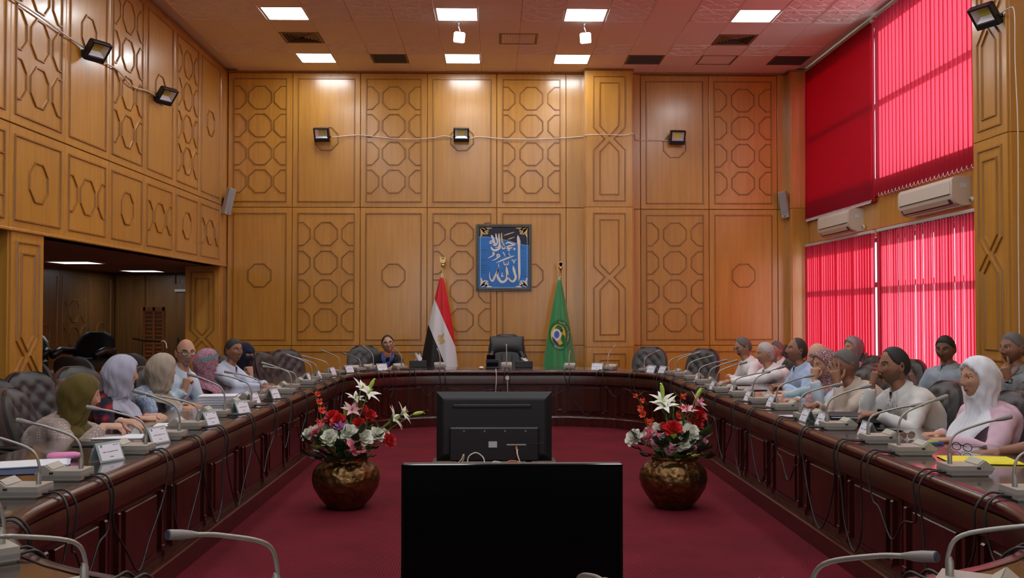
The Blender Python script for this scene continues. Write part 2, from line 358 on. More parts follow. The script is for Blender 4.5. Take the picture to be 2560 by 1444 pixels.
# pillars
def pillar(name, x0, x1, y0, y1, z0, z1, faces, seams_z):
    s = slab(name, x0, x1, y0, y1, z0, z1, 'honey_wood')
    for f, kind in faces:
        for a, b in zip(seams_z, seams_z[1:]):
            if f == 'S': panel(s, (x0, y0, a), 0, x1 - x0, b - a, kind, gap=.004)
            elif f == 'E': panel(s, (x1, y0, a), R(90), y1 - y0, b - a, kind, gap=.004)
            elif f == 'W': panel(s, (x0, y1, a), R(-90), y1 - y0, b - a, kind, gap=.004)
    return s
pillar('trim_2', bx(1465, 15.40), bx(1582, 15.40), 15.42, YB + .02, 0, ZC, [('S', 'H'), ('E', 'N'), ('W', 'N')], (.0, Z2 - .02, Z1 - .01, ZC - .03))
PY0, PY1 = 8.86, 9.50
pillar('trim_3', XP + .02, XW + .05, PY0, PY1, 0, ZC, [('W', 'H'), ('S', 'N')], (0, Z2 - .02, Z1 - .02, ZC - .03))
pillar('trim_4', XP + .02, XW + .05, 15.45, YB + .02, 0, ZC, [('S', 'N'), ('W', 'N')], (0, Z2, Z1 - .02, ZC - .03))
pillar('trim_5', XL - .63, XL - .02, 8.74, 9.37, 0, SOF, [('E', 'H'), ('S', 'N')], (0, SOF))
pillar('trim_6', XL - .56, XL - .02, 15.43, YB + .25, 0, SOF, [('S', 'H'), ('E', 'N')], (0, SOF))
for q, (x0, x1, y0, y1) in enumerate(((bx(1465, 15.4) - .02, bx(1582, 15.4) + .02, 15.38, YB), (XP - .02, XW, PY0 - .02, PY1 + .02), (XP - .02, XW, 15.42, YB))):
    struct(MB().cbox(((x1 - x0) / 2, (y1 - y0) / 2, 0), (x1 - x0, y1 - y0, .03), .005).build('trim_%d' % (7 + q), 'moulding_wood', None, (x0, y0, ZC - .016)))
# left wall: panels along the balcony front
ls = [15.27 - 1.104 * k for k in range(10)]
for k in range(9):
    y1, y0 = ls[k], ls[k + 1]
    panel(wall_left, (XL, y0, Z1), R(90), y1 - y0, ZC - .03 - Z1, 'BA'[k % 2], ROWU, cz=1.16 if k < 3 else 1.24)
    panel(wall_left, (XL, y0, SOF), R(90), y1 - y0, Z1 - SOF, 'AB'[k % 2], [.47])
panel(wall_left, (XL, 15.27, Z1), R(90), YB - 15.27, ZC - .03 - Z1, 'N'); panel(wall_left, (XL, 15.27, SOF), R(90), YB - 15.27, Z1 - SOF, 'N')
struct(MB().cbox((0, (YB - YR) / 2, 0), (.05, YB - YR, .03), .006).build('trim_10', 'honey_wood', None, (XL, YR, SOF + .005)))
struct(MB().cbox((0, (YB - YR) / 2, 0), (.05, YB - YR, .035), .006).build('trim_11', 'moulding_wood', None, (XL, YR, ZC - .015)))
# alcove side wall panels
was = bpy.data.objects['wall_alcove_side']
for k in range(6):
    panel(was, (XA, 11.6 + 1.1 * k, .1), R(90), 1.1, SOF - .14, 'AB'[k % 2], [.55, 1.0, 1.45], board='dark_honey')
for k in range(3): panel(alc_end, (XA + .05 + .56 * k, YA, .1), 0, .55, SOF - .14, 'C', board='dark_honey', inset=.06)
# alcove door with its closer and a small exit plate
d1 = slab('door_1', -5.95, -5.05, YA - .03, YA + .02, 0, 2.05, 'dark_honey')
MB().cbox((.45, -.02, 1.02), (.72, .02, 1.75), .008).build('door_leaf_panel', 'dark_honey', d1)
MB().cbox((.12, -.05, 1.0), (.03, .06, .14), .008).build('door_handle', 'steel', d1)
MB().cbox((.18, -.04, 1.93), (.24, .05, .05), .008).build('door_closer', 'white_plastic', d1)

# ------------------------------------------------------------------ window wall
wr = MB(); X0, X1 = 0, .28
OPEN = ((9.6, 12.50), (12.66, 15.40))
def seg(y0, y1, z0, z1): wr.box(((X0 + X1) / 2, (y0 + y1) / 2, (z0 + z1) / 2), (X1 - X0, y1 - y0, z1 - z0))
for y0, y1 in ((YR, 9.6), (12.50, 12.66), (15.40, YB + .2)): seg(y0, y1, 0, ZC + .02)
for y0, y1 in OPEN: seg(y0, y1, 0, .80); seg(y0, y1, 2.52, 3.28); seg(y0, y1, 5.28, ZC + .02)
wall_right = struct(wr.build('wall_right', 'honey_wood', None, (XW, 0, 0)))
for z0, z1, ya, yb in ((2.62, 3.02, PY1, 12.58), (2.62, 3.02, 12.58, 15.42)):
    panel(wall_right, (XW, yb, z0), R(-90), yb - ya, z1 - z0, 'N')
nwin = 0
for (y0, y1) in OPEN:
    for z0, z1, tr in ((.80, 2.52, 1.9), (3.28, 5.28, 4.30)):
        nwin += 1; mb = MB(); t = .05
        ys, zs = (y1 - y0), (z1 - z0)
        for c, d in (((0, ys / 2, t / 2), (.06, ys, t)), ((0, ys / 2, zs - t / 2), (.06, ys, t)), ((0, t / 2, zs / 2), (.06, t, zs)), ((0, ys - t / 2, zs / 2), (.06, t, zs)),
                     ((0, ys / 2, tr - z0), (.06, ys, .07))): mb.cbox(c, d, .006)
        w = struct(mb.build('window_%d' % nwin, 'alu_frame', None, (XW + .14, y0, z0)))
        for a, b in ((0, ys),):
            for c_, d_ in ((0, tr - z0), (tr - z0, zs)):
                MB().box((0, (a + b) / 2, (c_ + d_) / 2), (.006, b - a - .04, d_ - c_ - .04)).build('pane', 'window_glass', w)
# rear wall behind the photographer, with two tall clear windows
rw = MB()
for x0, x1, z0, z1 in ((XA, -3.2, 0, ZC), (-1.0, 1.4, 0, ZC), (3.6, XW + .3, 0, ZC), (-3.2, -1.0, 0, 1.0), (1.4, 3.6, 0, 1.0), (-3.2, -1.0, 3.6, ZC), (1.4, 3.6, 3.6, ZC)):
    rw.box(((x0 + x1) / 2, 0, (z0 + z1) / 2), (x1 - x0, .2, z1 - z0))
wall_rear = struct(rw.build('wall_rear', 'honey_wood', None, (0, YR - .1, 0)))
for x0 in (-3.2, 1.4):
    nwin += 1; mb = MB()
    for c, d in (((1.1, 0, .03), (2.2, .06, .06)), ((1.1, 0, 2.57), (2.2, .06, .06)), ((.03, 0, 1.3), (.06, .06, 2.6)), ((2.17, 0, 1.3), (.06, .06, 2.6)), ((1.1, 0, 1.3), (.05, .06, 2.6))): mb.cbox(c, d, .006)
    w = struct(mb.build('window_%d' % nwin, 'alu_frame', None, (x0, YR - .1, 1.0)))
    for k in (0, 1): MB().box((.57 + 1.06 * k, 0, 1.3), (1.0, .006, 2.5)).build('pane', 'window_glass', w)

# vertical blinds: each slat its own piece
slat_cache = {}
def blind(label, y0, y1, ztop, zbot, pitch, sw, ang, gaps=(), jit=2.0, x=XW - .075, chain=True, seed=1):
    rnd = random.Random(seed); t = thing('vertical_blind', label, 'blind', (x, y0, zbot), 0, 'red vertical blinds on the window wall')
    L = y1 - y0; hgt = ztop - zbot
    MB().cbox((0, L / 2, hgt + .02), (.045, L, .04), .005).build('head_rail', 'rail_white', t)
    n = int(L / pitch); key = (round(hgt, 3), sw)
    if key not in slat_cache:
        mb = MB(); m = 6; pr = []
        for i in range(m + 1): u = -1 + 2 * i / m; pr.append((u * sw / 2, .006 * (1 - u * u)))
        rg = [[Vector((b, a, z)) for a, b in pr] + [Vector((b - .0012, a, z)) for a, b in reversed(pr)] for z in (0, hgt * .25, hgt * .5, hgt * .75, hgt)]
        slat_cache[key] = mb.loft(rg).mesh('slat', 'blind_fabric', angle=40)
    hk = MB(); ch = MB()
    for i in range(n + 1):
        if i in gaps: continue
        y = pitch / 2 + (L - pitch) * i / n; a = ang(i / n) if callable(ang) else ang
        s = ob('slat', slat_cache[key], t, (0, y, 0), (R(rnd.uniform(-.12, .12)), 0, R(a + rnd.uniform(-jit, jit))))
        hk.box((0, y, hgt + .005), (.012, .012, .03))
        if chain and i < n: ch.tube(bez([(-.012, y, .03), (-.02, y + pitch * .3, -.012), (-.02, y + pitch * .7, -.012), (-.012, y + pitch, .03)], 3), .003, 4)
    hk.build('slat_hook', 'white_plastic', t)['kind'] = 'stuff'
    if chain: ch.build('bottom_chain', 'white_plastic', t)['kind'] = 'stuff'
    return t
MIDY = 12.58
blind('upper red vertical blind in the far bay, closed and dark red', MIDY + .09, 15.40, 5.33, 2.97, .046, .127, 12, seed=2)
blind('upper red vertical blind glowing pink beside the near panelled pillar', 9.52, MIDY - .07, 5.33, 3.03, .108, .127, lambda u: 24, seed=3)
blind('lower red vertical blind in the far bay, closed and bright', MIDY + .09, 15.42, 2.56, .78, .096, .127, lambda u: 16 if (u * 4 % 1) < .75 else 34, seed=4)
blind('lower red vertical blind left half open with white gaps between slats', 9.52, MIDY - .06, 2.56, .78, .070, .127, lambda u: (-13.5 if int(u * 36) % 3 else -7) if .12 < u < .98 else 4, jit=2.5, seed=5)

# ------------------------------------------------------------------ ceiling tiles, lamps, grilles
T = .555; TX0, TY0 = -2.70, 14.85
lights = {(c, r) for c in (0, 4, 7, 11) for r in (0, -4)} - {(11, 0)}
vents = {(0, -2): 'v', (11, -2): 'v', (2, 0): 'd', (9, 0): 'd', (13, 0): 'd', (11, 0): 'c'}
plain_tile = MB().cbox((0, .004, 0), (T - .003, .02, T - .003), .0025).mesh('ceiling_tile', 'ceiling_tile')
def star_tile():
    mb = MB().cbox((0, .004, 0), (T - .003, .02, T - .003), .0025); P = []
    for k in range(8):
        a = R(45 * k + 22.5); b = R(45 * k + 45); P += [(.235 * math.cos(a), .235 * math.sin(a)), (.125 * math.cos(b), .125 * math.sin(b))]
    def put(m, dy=-.006): mb.add([(v[0], v[1] + dy, v[2]) for v in m.v], m.f)
    put(mould(P, True, .022, .006)); put(mould(octo(.10), True, .02, .006)); put(mould(octo(.265), True, .018, .005))
    for sx in (-1, 1):
        for sz in (-1, 1): put(mould([(sx * .12, sz * .26), (sx * .19, sz * .19), (sx * .26, sz * .12)], False, .02, .006)); put(mould([(sx * .20, sz * .20), (sx * .265, sz * .265)], False, .02, .006))
    put(mould([(-.262, -.262), (.262, -.262), (.262, .262), (-.262, .262)], True, .012, .007))
    return mb.mesh('ceiling_tile', 'ceiling_tile')
star = star_tile()
for r in range(-7, 2):
    for cidx in range(-2, 14):
        if (cidx, r) in lights or (cidx, r) in vents: continue
        emb = r in (-4, -5, -1) and cidx not in (0, 4, 7, 11) and cidx not in (5, 9)
        ob('ceiling_tile', star if emb else plain_tile, ceil, Vector((TX0 + T * cidx, TY0 + T * r, ZC)) - ceil.location, (R(90), 0, 0))
big = MB().box((0, 0, 0), (XW - XL, TY0 - 7.5 * T - YR, .02)).build('ceiling_board', 'ceiling_tile', ceil, Vector(((XW + XL) / 2, (TY0 - 7.5 * T + YR) / 2, ZC + .005)) - ceil.location)
lamp_lab = {}
def lamp(x, y, z, label, grp, s=T, pm='lamp_panel'):
    l = thing('ceiling_light', label, 'light', (x, y, z), 0, grp)
    def fr():
        mb = MB()
        for sx in (-1, 1): mb.cbox((sx * (s / 2 - .012), 0, .004), (.022, s - .004, .02), .003); mb.cbox((0, sx * (s / 2 - .012), .004), (s - .004, .022, .02), .003)
        return mb.mesh('frame', 'lamp_frame')
    ob('frame', cached(('lf', s), fr), l); ob('diffuser', cached(('ld', s), lambda: MB().box((0, 0, .006), (s - .045, s - .045, .008)).mesh('diffuser', pm)), l)
    return l
for (cidx, r) in sorted(lights): lamp(TX0 + T * cidx, TY0 + T * r, ZC, 'square white ceiling light panel of the row %s' % ('along the panelled end wall' if r == 0 else 'over the spotlights'), 'ceiling light panels row %d' % (1 if r == 0 else 2))
for r in (-8, -12, -16, -20, -24):
    for cidx in (0, 4, 7, 11): lamp(TX0 + T * cidx, TY0 + T * r, ZC - .022, 'square white ceiling light panel over the middle of the oval table', 'ceiling light panels over the table')
for x, y in ((-6.06, 14.3), (-6.13, 17.2)): lamp(x, y, SOF - .012, 'square white light panel under the low alcove ceiling', 'alcove light panels', .62, 'alcove_lamp')
def grille(x, y, kind):
    s = T * .98
    if kind == 'v':
        g = thing('ceiling_vent', 'bronze square air diffuser with louvres in the ceiling', 'vent', (x, y, ZC), 0, 'louvred ceiling diffusers')
        MB().box((0, 0, .012), (s, s, .006)).build('backing', 'black_matte', g)
        mb = MB()
        for k in (-1, 1): mb.cbox((k * (s / 2 - .02), 0, 0), (.04, s, .02), .004); mb.cbox((0, k * (s / 2 - .02), 0), (s - .08, .04, .02), .004)
        mb.build('frame', 'grille_bronze', g)
        for k in range(5):
            d = s / 2 - .065 - .04 * k
            for q in range(4):
                M = Matrix.Rotation(R(90 * q), 4, 'Z'); MB().cbox((0, 0, 0), (2 * d, .028, .004), .001, M @ Matrix.Translation((0, d, .002)) @ Matrix.Rotation(R(35), 4, 'X')).build('slat', 'grille_bronze', g)
    elif kind == 'd':
        g = thing('ceiling_vent', 'dark square return air grille by the end wall' if x < 4 else 'dark brown return air grille near the window blinds', 'vent', (x, y, ZC), 0, 'dark return grilles')
        MB().box((0, 0, .01), (s, s, .008)).build('backing', 'grille_dark', g)
        mb = MB()
        for k in (-1, 1): mb.cbox((k * (s / 2 - .012), 0, 0), (.024, s, .018), .004); mb.cbox((0, k * (s / 2 - .012), 0), (s - .05, .024, .018), .004)
        mb.build('frame', 'grille_bronze' if x < 4 else 'grille_dark', g)
        for k in range(14): MB().box((0, -s / 2 + .045 + k * (s - .09) / 13, .001), (s - .05, .012, .008)).build('slat', 'grille_dark', g)
    else:
        g = thing('access_panel', 'plain brown framed access panel in the ceiling', 'access panel', (x, y, ZC), 0)
        MB().cbox((0, 0, .006), (s, s, .012), .003).build('cover', 'ceiling_tile', g); mb = MB()
        for k in (-1, 1): mb.cbox((k * (s / 2 - .012), 0, -.002), (.022, s, .014), .003); mb.cbox((0, k * (s / 2 - .012), -.002), (s - .05, .022, .014), .003)
        mb.build('frame', 'grille_bronze', g)
for (cidx, r), k in vents.items(): grille(TX0 + T * cidx, TY0 + T * r, k)
grille(.34, TY0 - 2 * T, 'v')

# ================================================================== TABLE
TCX, TCY, HX, HY, TR, TW, TZ = .125, 8.0, 1.975, 5.2, 1.3, .85, .75
def ring(off, seg=14):
    P = []; r = TR + off
    for k, (cx, cy) in enumerate(((HX - TR, HY - TR), (-(HX - TR), HY - TR), (-(HX - TR), -(HY - TR)), (HX - TR, -(HY - TR)))):
        for i in range(seg + 1): a = R(90 * k + 90 * i / seg); P.append(Vector((TCX + cx + r * math.cos(a), TCY + cy + r * math.sin(a), 0)))
    return P
PERI = 4 * (HX - TR) + 4 * (HY - TR) + 2 * math.pi * TR
def rpt(s, off=0):
    """point at arc length s on the inner outline pushed outward by off; returns point, tangent, outward normal. s=0 at the right end of the far straight"""
    s %= PERI; segs = [('l', (HX - TR, HY), (-1, 0), 2 * (HX - TR)), ('a', (-(HX - TR), HY - TR), 90, TR * math.pi / 2), ('l', (-HX, HY - TR), (0, -1), 2 * (HY - TR)), ('a', (-(HX - TR), -(HY - TR)), 180, TR * math.pi / 2),
                       ('l', (-(HX - TR), -HY), (1, 0), 2 * (HX - TR)), ('a', (HX - TR, -(HY - TR)), 270, TR * math.pi / 2), ('l', (HX, -(HY - TR)), (0, 1), 2 * (HY - TR)), ('a', (HX - TR, HY - TR), 0, TR * math.pi / 2)]
    for k, p, d, L in segs:
        if s <= L:
            if k == 'l': t = Vector((*d, 0)); n = Vector((t.y, -t.x, 0)); q = Vector((*p, 0)) + t * s
            else: a = R(d) + s / TR; n = Vector((math.cos(a), math.sin(a), 0)); t = Vector((-n.y, n.x, 0)); q = Vector((*p, 0)) + n * TR
            return q + n * off + Vector((TCX, TCY, 0)), t, n
        s -= L
def s_of(p):
    """arc length of the outline point nearest to p"""
    best = min(range(0, 1400), key=lambda i: (rpt(PERI * i / 1400, .4)[0] - Vector((p[0], p[1], 0))).length); return PERI * best / 1400
table = thing('conference_table', 'long oval mahogany conference table with dark glossy top', 'table', (TCX, TCY, 0))
TO = Vector((TCX, TCY, 0))
def sweep(prof, name, m, angle=40):
    rs = [[p - TO + Vector((0, 0, z)) for p in ring(o)] for o, z in prof]; n = len(rs[0]); mb = MB()
    vs = [p for r in rs for p in r]; k = len(prof)
    mb.add(vs, [(i * n + j, i * n + (j + 1) % n, ((i + 1) % k) * n + (j + 1) % n, ((i + 1) % k) * n + j) for i in range(k) for j in range(n)])
    return mb.build(name, m, table, angle=angle)
def arc_box(s0, s1, o0, o1, z0, z1, name, m, b=.004):
    n = max(1, int((s1 - s0) / .16)); rings = []
    for i in range(n + 1):
        s = s0 + (s1 - s0) * i / n; q0 = rpt(s, o0)[0] - TO; q1 = rpt(s, o1)[0] - TO; qm = rpt(s, o0 + b)[0] - TO
        rings.append([Vector((q1.x, q1.y, z0)), Vector((qm.x, qm.y, z0)), Vector((q0.x, q0.y, z0 + b)), Vector((q0.x, q0.y, z1 - b)), Vector((qm.x, qm.y, z1)), Vector((q1.x, q1.y, z1))])
    return MB().loft(rings).build(name, m, table)
sweep([(.035, .712), (TW, .712), (TW + .012, .73), (TW, TZ), (.035, TZ)], 'table_top', 'table_top')
sweep([(.034, .69), (-.005, .692), (-.022, .704), (-.028, .722), (-.022, .742), (-.004, .753), (.034, .7535)], 'edge_moulding', 'mahogany_edge', 60)
sweep([(.05, .56), (.012, .56), (.006, .567), (.006, .672), (.012, .68), (.05, .68)], 'apron', 'mahogany')
sweep([(.06, .0), (.04, .0), (.04, .70), (.06, .70)], 'modesty_board', 'mahogany')
sweep([(.06, 0), (-.012, 0), (-.012, .115), (-.004, .122), (.0, .135), (.02, .14), (.06, .14)], 'plinth', 'mahogany_edge')
NP = 33; SP = PERI / NP
for k in range(NP):
    s = k * SP
    arc_box(s + .17, s + SP - .17, .018, .045, .20, .52, 'raised_panel', 'mahogany', .005)
    arc_box(s + .13, s + SP - .13, .03, .045, .165, .19, 'panel_sill', 'mahogany_edge', .003)
    for a in (.07, SP - .10):
        arc_box(s + a, s + a + .03, .014, .045, .22, .53, 'pilaster', 'mahogany_edge', .008); arc_box(s + a - .006, s + a + .036, .008, .045, .19, .225, 'pilaster_foot', 'mahogany_edge', .004)
    arc_box(s - .012, s - .003, .03, .045, .14, .56, 'stile', 'mahogany_edge', .003); arc_box(s + .003, s + .012, .03, .045, .14, .56, 'stile', 'mahogany_edge', .003)
for k in range(0, NP, 3):
    p, t, n = rpt((k + .5) * SP, .45); M = Matrix.Translation(p - TO + Vector((0, 0, .355))) @ Matrix(((n.x, t.x, 0), (n.y, t.y, 0), (0, 0, 1))).to_4x4()
    MB().cbox((0, 0, 0), (.66, .04, .71), .004, M).build('gable', 'mahogany', table)

# ================================================================== MICROPHONES
def mic_base(flip):
    prof = [(-.105, .006), (-.105, .048), (.028, .048), (.062, .074), (.108, .036), (.085, .006)]
    b = MB().prism(prof, .150).prism([(-.098, 0), (-.098, .006), (.082, .006), (.08, 0)], .136)
    lo = MB().prism([(-.1062, .012), (-.1062, .027), (.101, .027), (.0925, .012)], .1512)
    pad = MB(); a = Vector((.030, 0, .0515)); e = Vector((.060, 0, .0745)); d = (e - a); u = Vector((-d.z, 0, d.x)).normalized() * .002
    pad.add([a + Vector((0, s * .062, 0)) + w for w in (Vector(), u) for s in (-1, 1)] + [e + Vector((0, s * .062, 0)) + w for w in (Vector(), u) for s in (-1, 1)], [(2, 3, 7, 6), (0, 1, 3, 2), (4, 5, 7, 6), (0, 2, 6, 4), (1, 3, 7, 5)])
    bt = [MB().cbox((.03, y, .038), (.018, .004, .009), .001).mesh('socket', 'black_matte') for y in (-.0765, .0765)]
    return [('base', b.mesh('base', 'mic_body'), 0), ('lower_shell', lo.mesh('lower_shell', 'mic_dark'), 0), ('speaker_pad', pad.mesh('speaker_pad', 'mic_pad'), 0), ('socket', bt[0], 0), ('socket', bt[1], 0)]
MIC_PARTS = mic_base(0)
def mic_stem(reach, rise, side=0):
    p = bez([(-.075, 0, .048), (-.078, 0, .048 + rise * .35), (-.055 + reach * .05, side * .3, .048 + rise * .72), (-.02 + reach * .45, side * .7, .048 + rise * .97), (-.075 + reach, side, .048 + rise * 1.06)], 6)
    st = MB().tube(p, .0062, 8).mesh('gooseneck', 'gooseneck', smooth=True)
    co = MB().lathe([(.0115, .0475), (.0115, .088), (.0085, .094), (.007, .10)], 10, (-.075, 0, 0)).mesh('stem_collar', 'gooseneck', angle=40)
    d = (p[-1] - p[-3]).normalized(); e = p[-1]
    hd = MB().tube([e - d * .012, e, e + d * .012, e + d * .026, e + d * .034, e + d * .068], [.0066, .0085, .0105, .0115, .0125, .0122], 10, up=(0, 1, 0)).mesh('mic_head', 'mic_dark', angle=50)
    tip = MB().tube([e + d * .0675, e + d * .071], [.0116, .0106], 10).mesh('mic_grille', 'mic_tip', angle=50)
    return [('gooseneck', st), ('stem_collar', co), ('mic_head', hd), ('mic_grille', tip)]
STEMS = [mic_stem(*a) for a in ((.235, .20), (.25, .185, .02), (.225, .215, -.02), (.27, .16, .01), (.21, .235))]
MICS = []; MICP = []
def mic(p, rz, label, grp, var=0):
    t = thing('desk_microphone', label, 'microphone', (p.x, p.y, TZ + .0005), rz, grp)
    b = None
    for n, me, _ in MIC_PARTS:
        o = ob(n, me, b or t); b = b or o
    for n, me in STEMS[var % 5]: ob(n, me, t)
    return t
def mic_px(px, py, label, grp, var=None, zz=TZ, ang=0):
    """px,py: where the middle of the base meets the table top in the photograph"""
    p = atz(px, py, zz); s = s_of(p); q, tn, n = rpt(s, 0)
    off = min(max((p - q).dot(n), .16), .62)
    p = rpt(s, off)[0]; rz = math.atan2(n.y, n.x) + R(ang)
    MICS.append((s, off)); MICP.append(p.copy()); return mic(p, rz, label, grp, random.randrange(5) if var is None else var)
LA, LB = 'beige gooseneck desk microphone on the table side by the alcove', 'microphones on the alcove side of the table'
RA, RB = 'beige gooseneck desk microphone on the table side below the red blinds', 'microphones on the window side of the table'
HA, HB = 'beige gooseneck desk microphone on the far end of the table before the panelled wall', 'microphones on the far table end'
NA, NB = 'beige gooseneck desk microphone on the near rounded end of the table', 'microphones on the near table end'
for i, (px, py) in enumerate(((172, 1196), (330, 1132), (418, 1096), (467, 1071), (537, 1040), (605, 1016), (632, 1000), (708, 983), (722, 971), (762, 960))): mic_px(px, py, LA, LB, i)
for i, (px, py) in enumerate(((776, 951), (806, 943), (836, 934), (890, 927), (927, 924), (1000, 922), (1100, 918), (1265, 918), (1423, 921), (1526, 924), (1622, 929), (1685, 936), (1706, 940))): mic_px(px, py, HA, HB, 4 if i == 7 else i)
for i, (px, py) in enumerate(((1735, 948), (1764, 959), (1806, 979), (1855, 990), (1905, 1007), (1966, 1023), (2026, 1048), (2096, 1072), (2203, 1106), (2280, 1134), (2414, 1184), (2545, 1245))): mic_px(px, py, RA, RB, i)
mic_px(1790, 972, RA, RB, 2)
for i, (px, py) in enumerate(((52, 1238), (-12, 1312), (-28, 1400))): mic_px(px, py, NA, NB, i)
for i, (bx_, by_, hx_, hy_) in enumerate(((-1.16, 2.64, -1.28, 2.50), (-.62, 2.53, -.80, 2.34), (.20, 2.25, .225, 2.00), (.80, 2.29, .93, 2.08), (1.33, 2.68, 1.53, 2.55), (1.86, 3.06, 2.03, 2.90))):
    b_ = Vector((bx_, by_, 0)); s_ = s_of(b_); MICS.append((s_, (b_ - rpt(s_, 0)[0]).dot(rpt(s_, 0)[2]))); MICP.append(b_); mic(b_, math.atan2(hy_ - by_, hx_ - bx_), NA, NB, (3, 1, 3, 1, 3, 0)[i])

# microphone cables: a loop hangs over the inner edge from each unit to the next
MS = sorted(MICS); rnd = random.Random(11)
for i, (s0, o0) in enumerate(MS):
    s1, o1 = MS[(i + 1) % len(MS)]; s1 += PERI if s1 < s0 else 0
    gap = s1 - s0
    if gap > 2.2: continue
    def P(s, o, z): q = rpt(s, o)[0]; return Vector((q.x, q.y, z))
    low = rnd.choice((.17, .22, .28, .36, .42)); a, b = s0 + .035, s1 - .035
    if b - a < .12: b = a + .12
    m = (a + b) / 2 + rnd.uniform(-.06, .06); wv = min(.12, (b - a) * .25) + .03
    e0, e1 = -.038 - rnd.uniform(0, .02), -.038 - rnd.uniform(0, .02)
    pts = [P(s0 + .02, max(o0 - .10, .09), TZ + .012), P(s0 + .03, .05, TZ + .013), P(a, -.012, TZ + .014), P(a + rnd.uniform(-.01, .02), e0 - .012, TZ - .06), P(a + rnd.uniform(-.02, .05), e0, .52),
           P(m - wv, e0 - .005, low + .12), P(m, -.05, low), P(m + wv, e1 - .005, low + .13), P(b + rnd.uniform(-.05, .02), e1, .52), P(b, e1 - .012, TZ - .06), P(b, -.012, TZ + .014), P(s1 - .03, .05, TZ + .013), P(s1 - .02, max(o1 - .10, .09), TZ + .012)]
    mid = rpt(m, 0)[1:]; side = 'far end' if m % PERI < 2.2 or m % PERI > PERI - 2.2 else ''
    mp = rpt(m, 0)[0]
    lab = ('far end' if mp.y > 12.2 else 'near end' if mp.y < 3.9 else 'window side' if mp.x > 0 else 'alcove side')
    o = P(m, 0, 0); tube = MB().tube([p - o for p in bez(pts, 6)], .0052, 6).build('microphone_cable', 'cable_black', None, o, smooth=True)
    tag(tube, 'black microphone cable looping over the table edge on the %s' % lab, 'cable', 'microphone cables on the ' + lab)

# ================================================================== WALL FITTINGS
def floodlight(loc, rz, tilt, yaw, label, grp='black floodlights on the panelling'):
    t = thing('floodlight', label, 'floodlight', loc, rz, grp)
    M = Matrix.Translation((0, -.13, .0)) @ Matrix.Rotation(R(yaw), 4, 'Z') @ Matrix.Rotation(R(tilt), 4, 'X')
    hb = MB(); W2, H2, D = .245, .225, .07
    for c, d in (((0, 0, H2 / 2 - .012), (W2, D, .024)), ((0, 0, -H2 / 2 + .030), (W2, D, .060)), ((-W2 / 2 + .012, 0, .02), (.024, D, H2 - .05)), ((W2 / 2 - .012, 0, .02), (.024, D, H2 - .05)), ((0, D / 2 - .008, 0), (W2, .016, H2))): hb.cbox(c, d, .005, M)
    hb.build('housing', 'black_plastic', t)
    rf = MB(); a, b = (-.098, .098), (-.05, .098); x0, x1, z0, z1 = -.095, .095, -.048, .09; i0, i1, k0, k1 = -.055, .055, -.005, .066; y0, y1 = -D / 2 + .006, .016
    vs = [M @ Vector(v) for v in ((x0, y0, z0), (x1, y0, z0), (x1, y0, z1), (x0, y0, z1), (i0, y1, k0), (i1, y1, k0), (i1, y1, k1), (i0, y1, k1))]
    rf.add(vs, [(0, 1, 5, 4), (1, 2, 6, 5), (2, 3, 7, 6), (3, 0, 4, 7)]); rf.build('reflector', 'lamp_reflector', t)
    MB().box((0, .018, .0305), (.11, .006, .071), M).build('led_chip', 'lamp_cob', t)
    for k in range(6): MB().cbox((-.1 + .04 * k, D / 2 + .012, 0), (.006, .03, .18), .002, M).build('cooling_fin', 'black_plastic', t)
    bk = MB()
    for s in (-1, 1): bk.tube([M @ Vector((s * (W2 / 2 + .006), 0, -.03)), M @ Vector((s * (W2 / 2 + .006), .05, -.05)), Vector((s * .07, 0, -.04))], .008, 6)
    bk.cbox((0, -.006, -.04), (.17, .012, .04), .003); bk.build('bracket', 'black_plastic', t)
    return t
p = aty(808, 340, YB - .02); floodlight((p.x, YB - .019, p.z), 0, 22, -6, 'black floodlight in the octagon high on the end wall nearest the balcony panelling')
p = aty(1154, 340, YB - .02); floodlight((p.x, YB - .019, p.z), 0, 22, 0, 'black floodlight on the end wall above the two flags and framed picture')
p = aty(1690, 347, YB - .02); floodlight((p.x, YB - .019, p.z), 0, 22, 4, 'black floodlight on the end wall between the tall pillar and the red blinds')
p = atx(238, 128, XL + .13); floodlight((XL + .019, p.y, p.z), R(90), 40, -28, 'black floodlight on the balcony panelling with white cable crossing behind it')
p = atx(412, 240, XL + .13); floodlight((XL + .019, p.y, p.z), R(90), 40, -28, 'black floodlight at the end of the white cable on the balcony panelling')
p = atx(2462, 40, XP - .13); floodlight((XP - .0, p.y, p.z), R(-90), 40, 24, 'black floodlight on the pillar beside the upper red blinds')
def wire(pts, label, r=.008, m='cable_white', grp=None, n=6, name='power_cable'):
    o = pts[0].copy(); w = MB().tube([q - o for q in bez(pts, n)], r, 6).build(name, m, None, o, smooth=True); return tag(w, label, 'cable', grp)
yb = YB - .045
wire([aty(828, 343, YB - .1)] + [aty(a, b, yb) for a, b in ((862, 340), (900, 338), (960, 344), (1020, 348), (1080, 345), (1112, 340), (1136, 346))], 'white cable strung between the two floodlights over the flags')
wire([aty(1174, 346, YB - .1)] + [aty(a, b, yb) for a, b in ((1200, 342), (1260, 347), (1340, 348), (1420, 344), (1458, 341))] + [aty(a, b, 15.36) for a, b in ((1466, 338), (1500, 336), (1560, 338), (1584, 334))] + [aty(a, b, yb) for a, b in ((1592, 350), (1640, 350), (1672, 352))], 'white cable running from the end wall floodlight across the tall pillar')
xl = XL + .045
wire([atx(a, b, xl) for a, b in ((-60, -60), (50, 8), (110, 48), (160, 85), (205, 115), (235, 145), (290, 172), (330, 215), (370, 228), (395, 245))], 'white cable sagging along the balcony panelling to two floodlights')
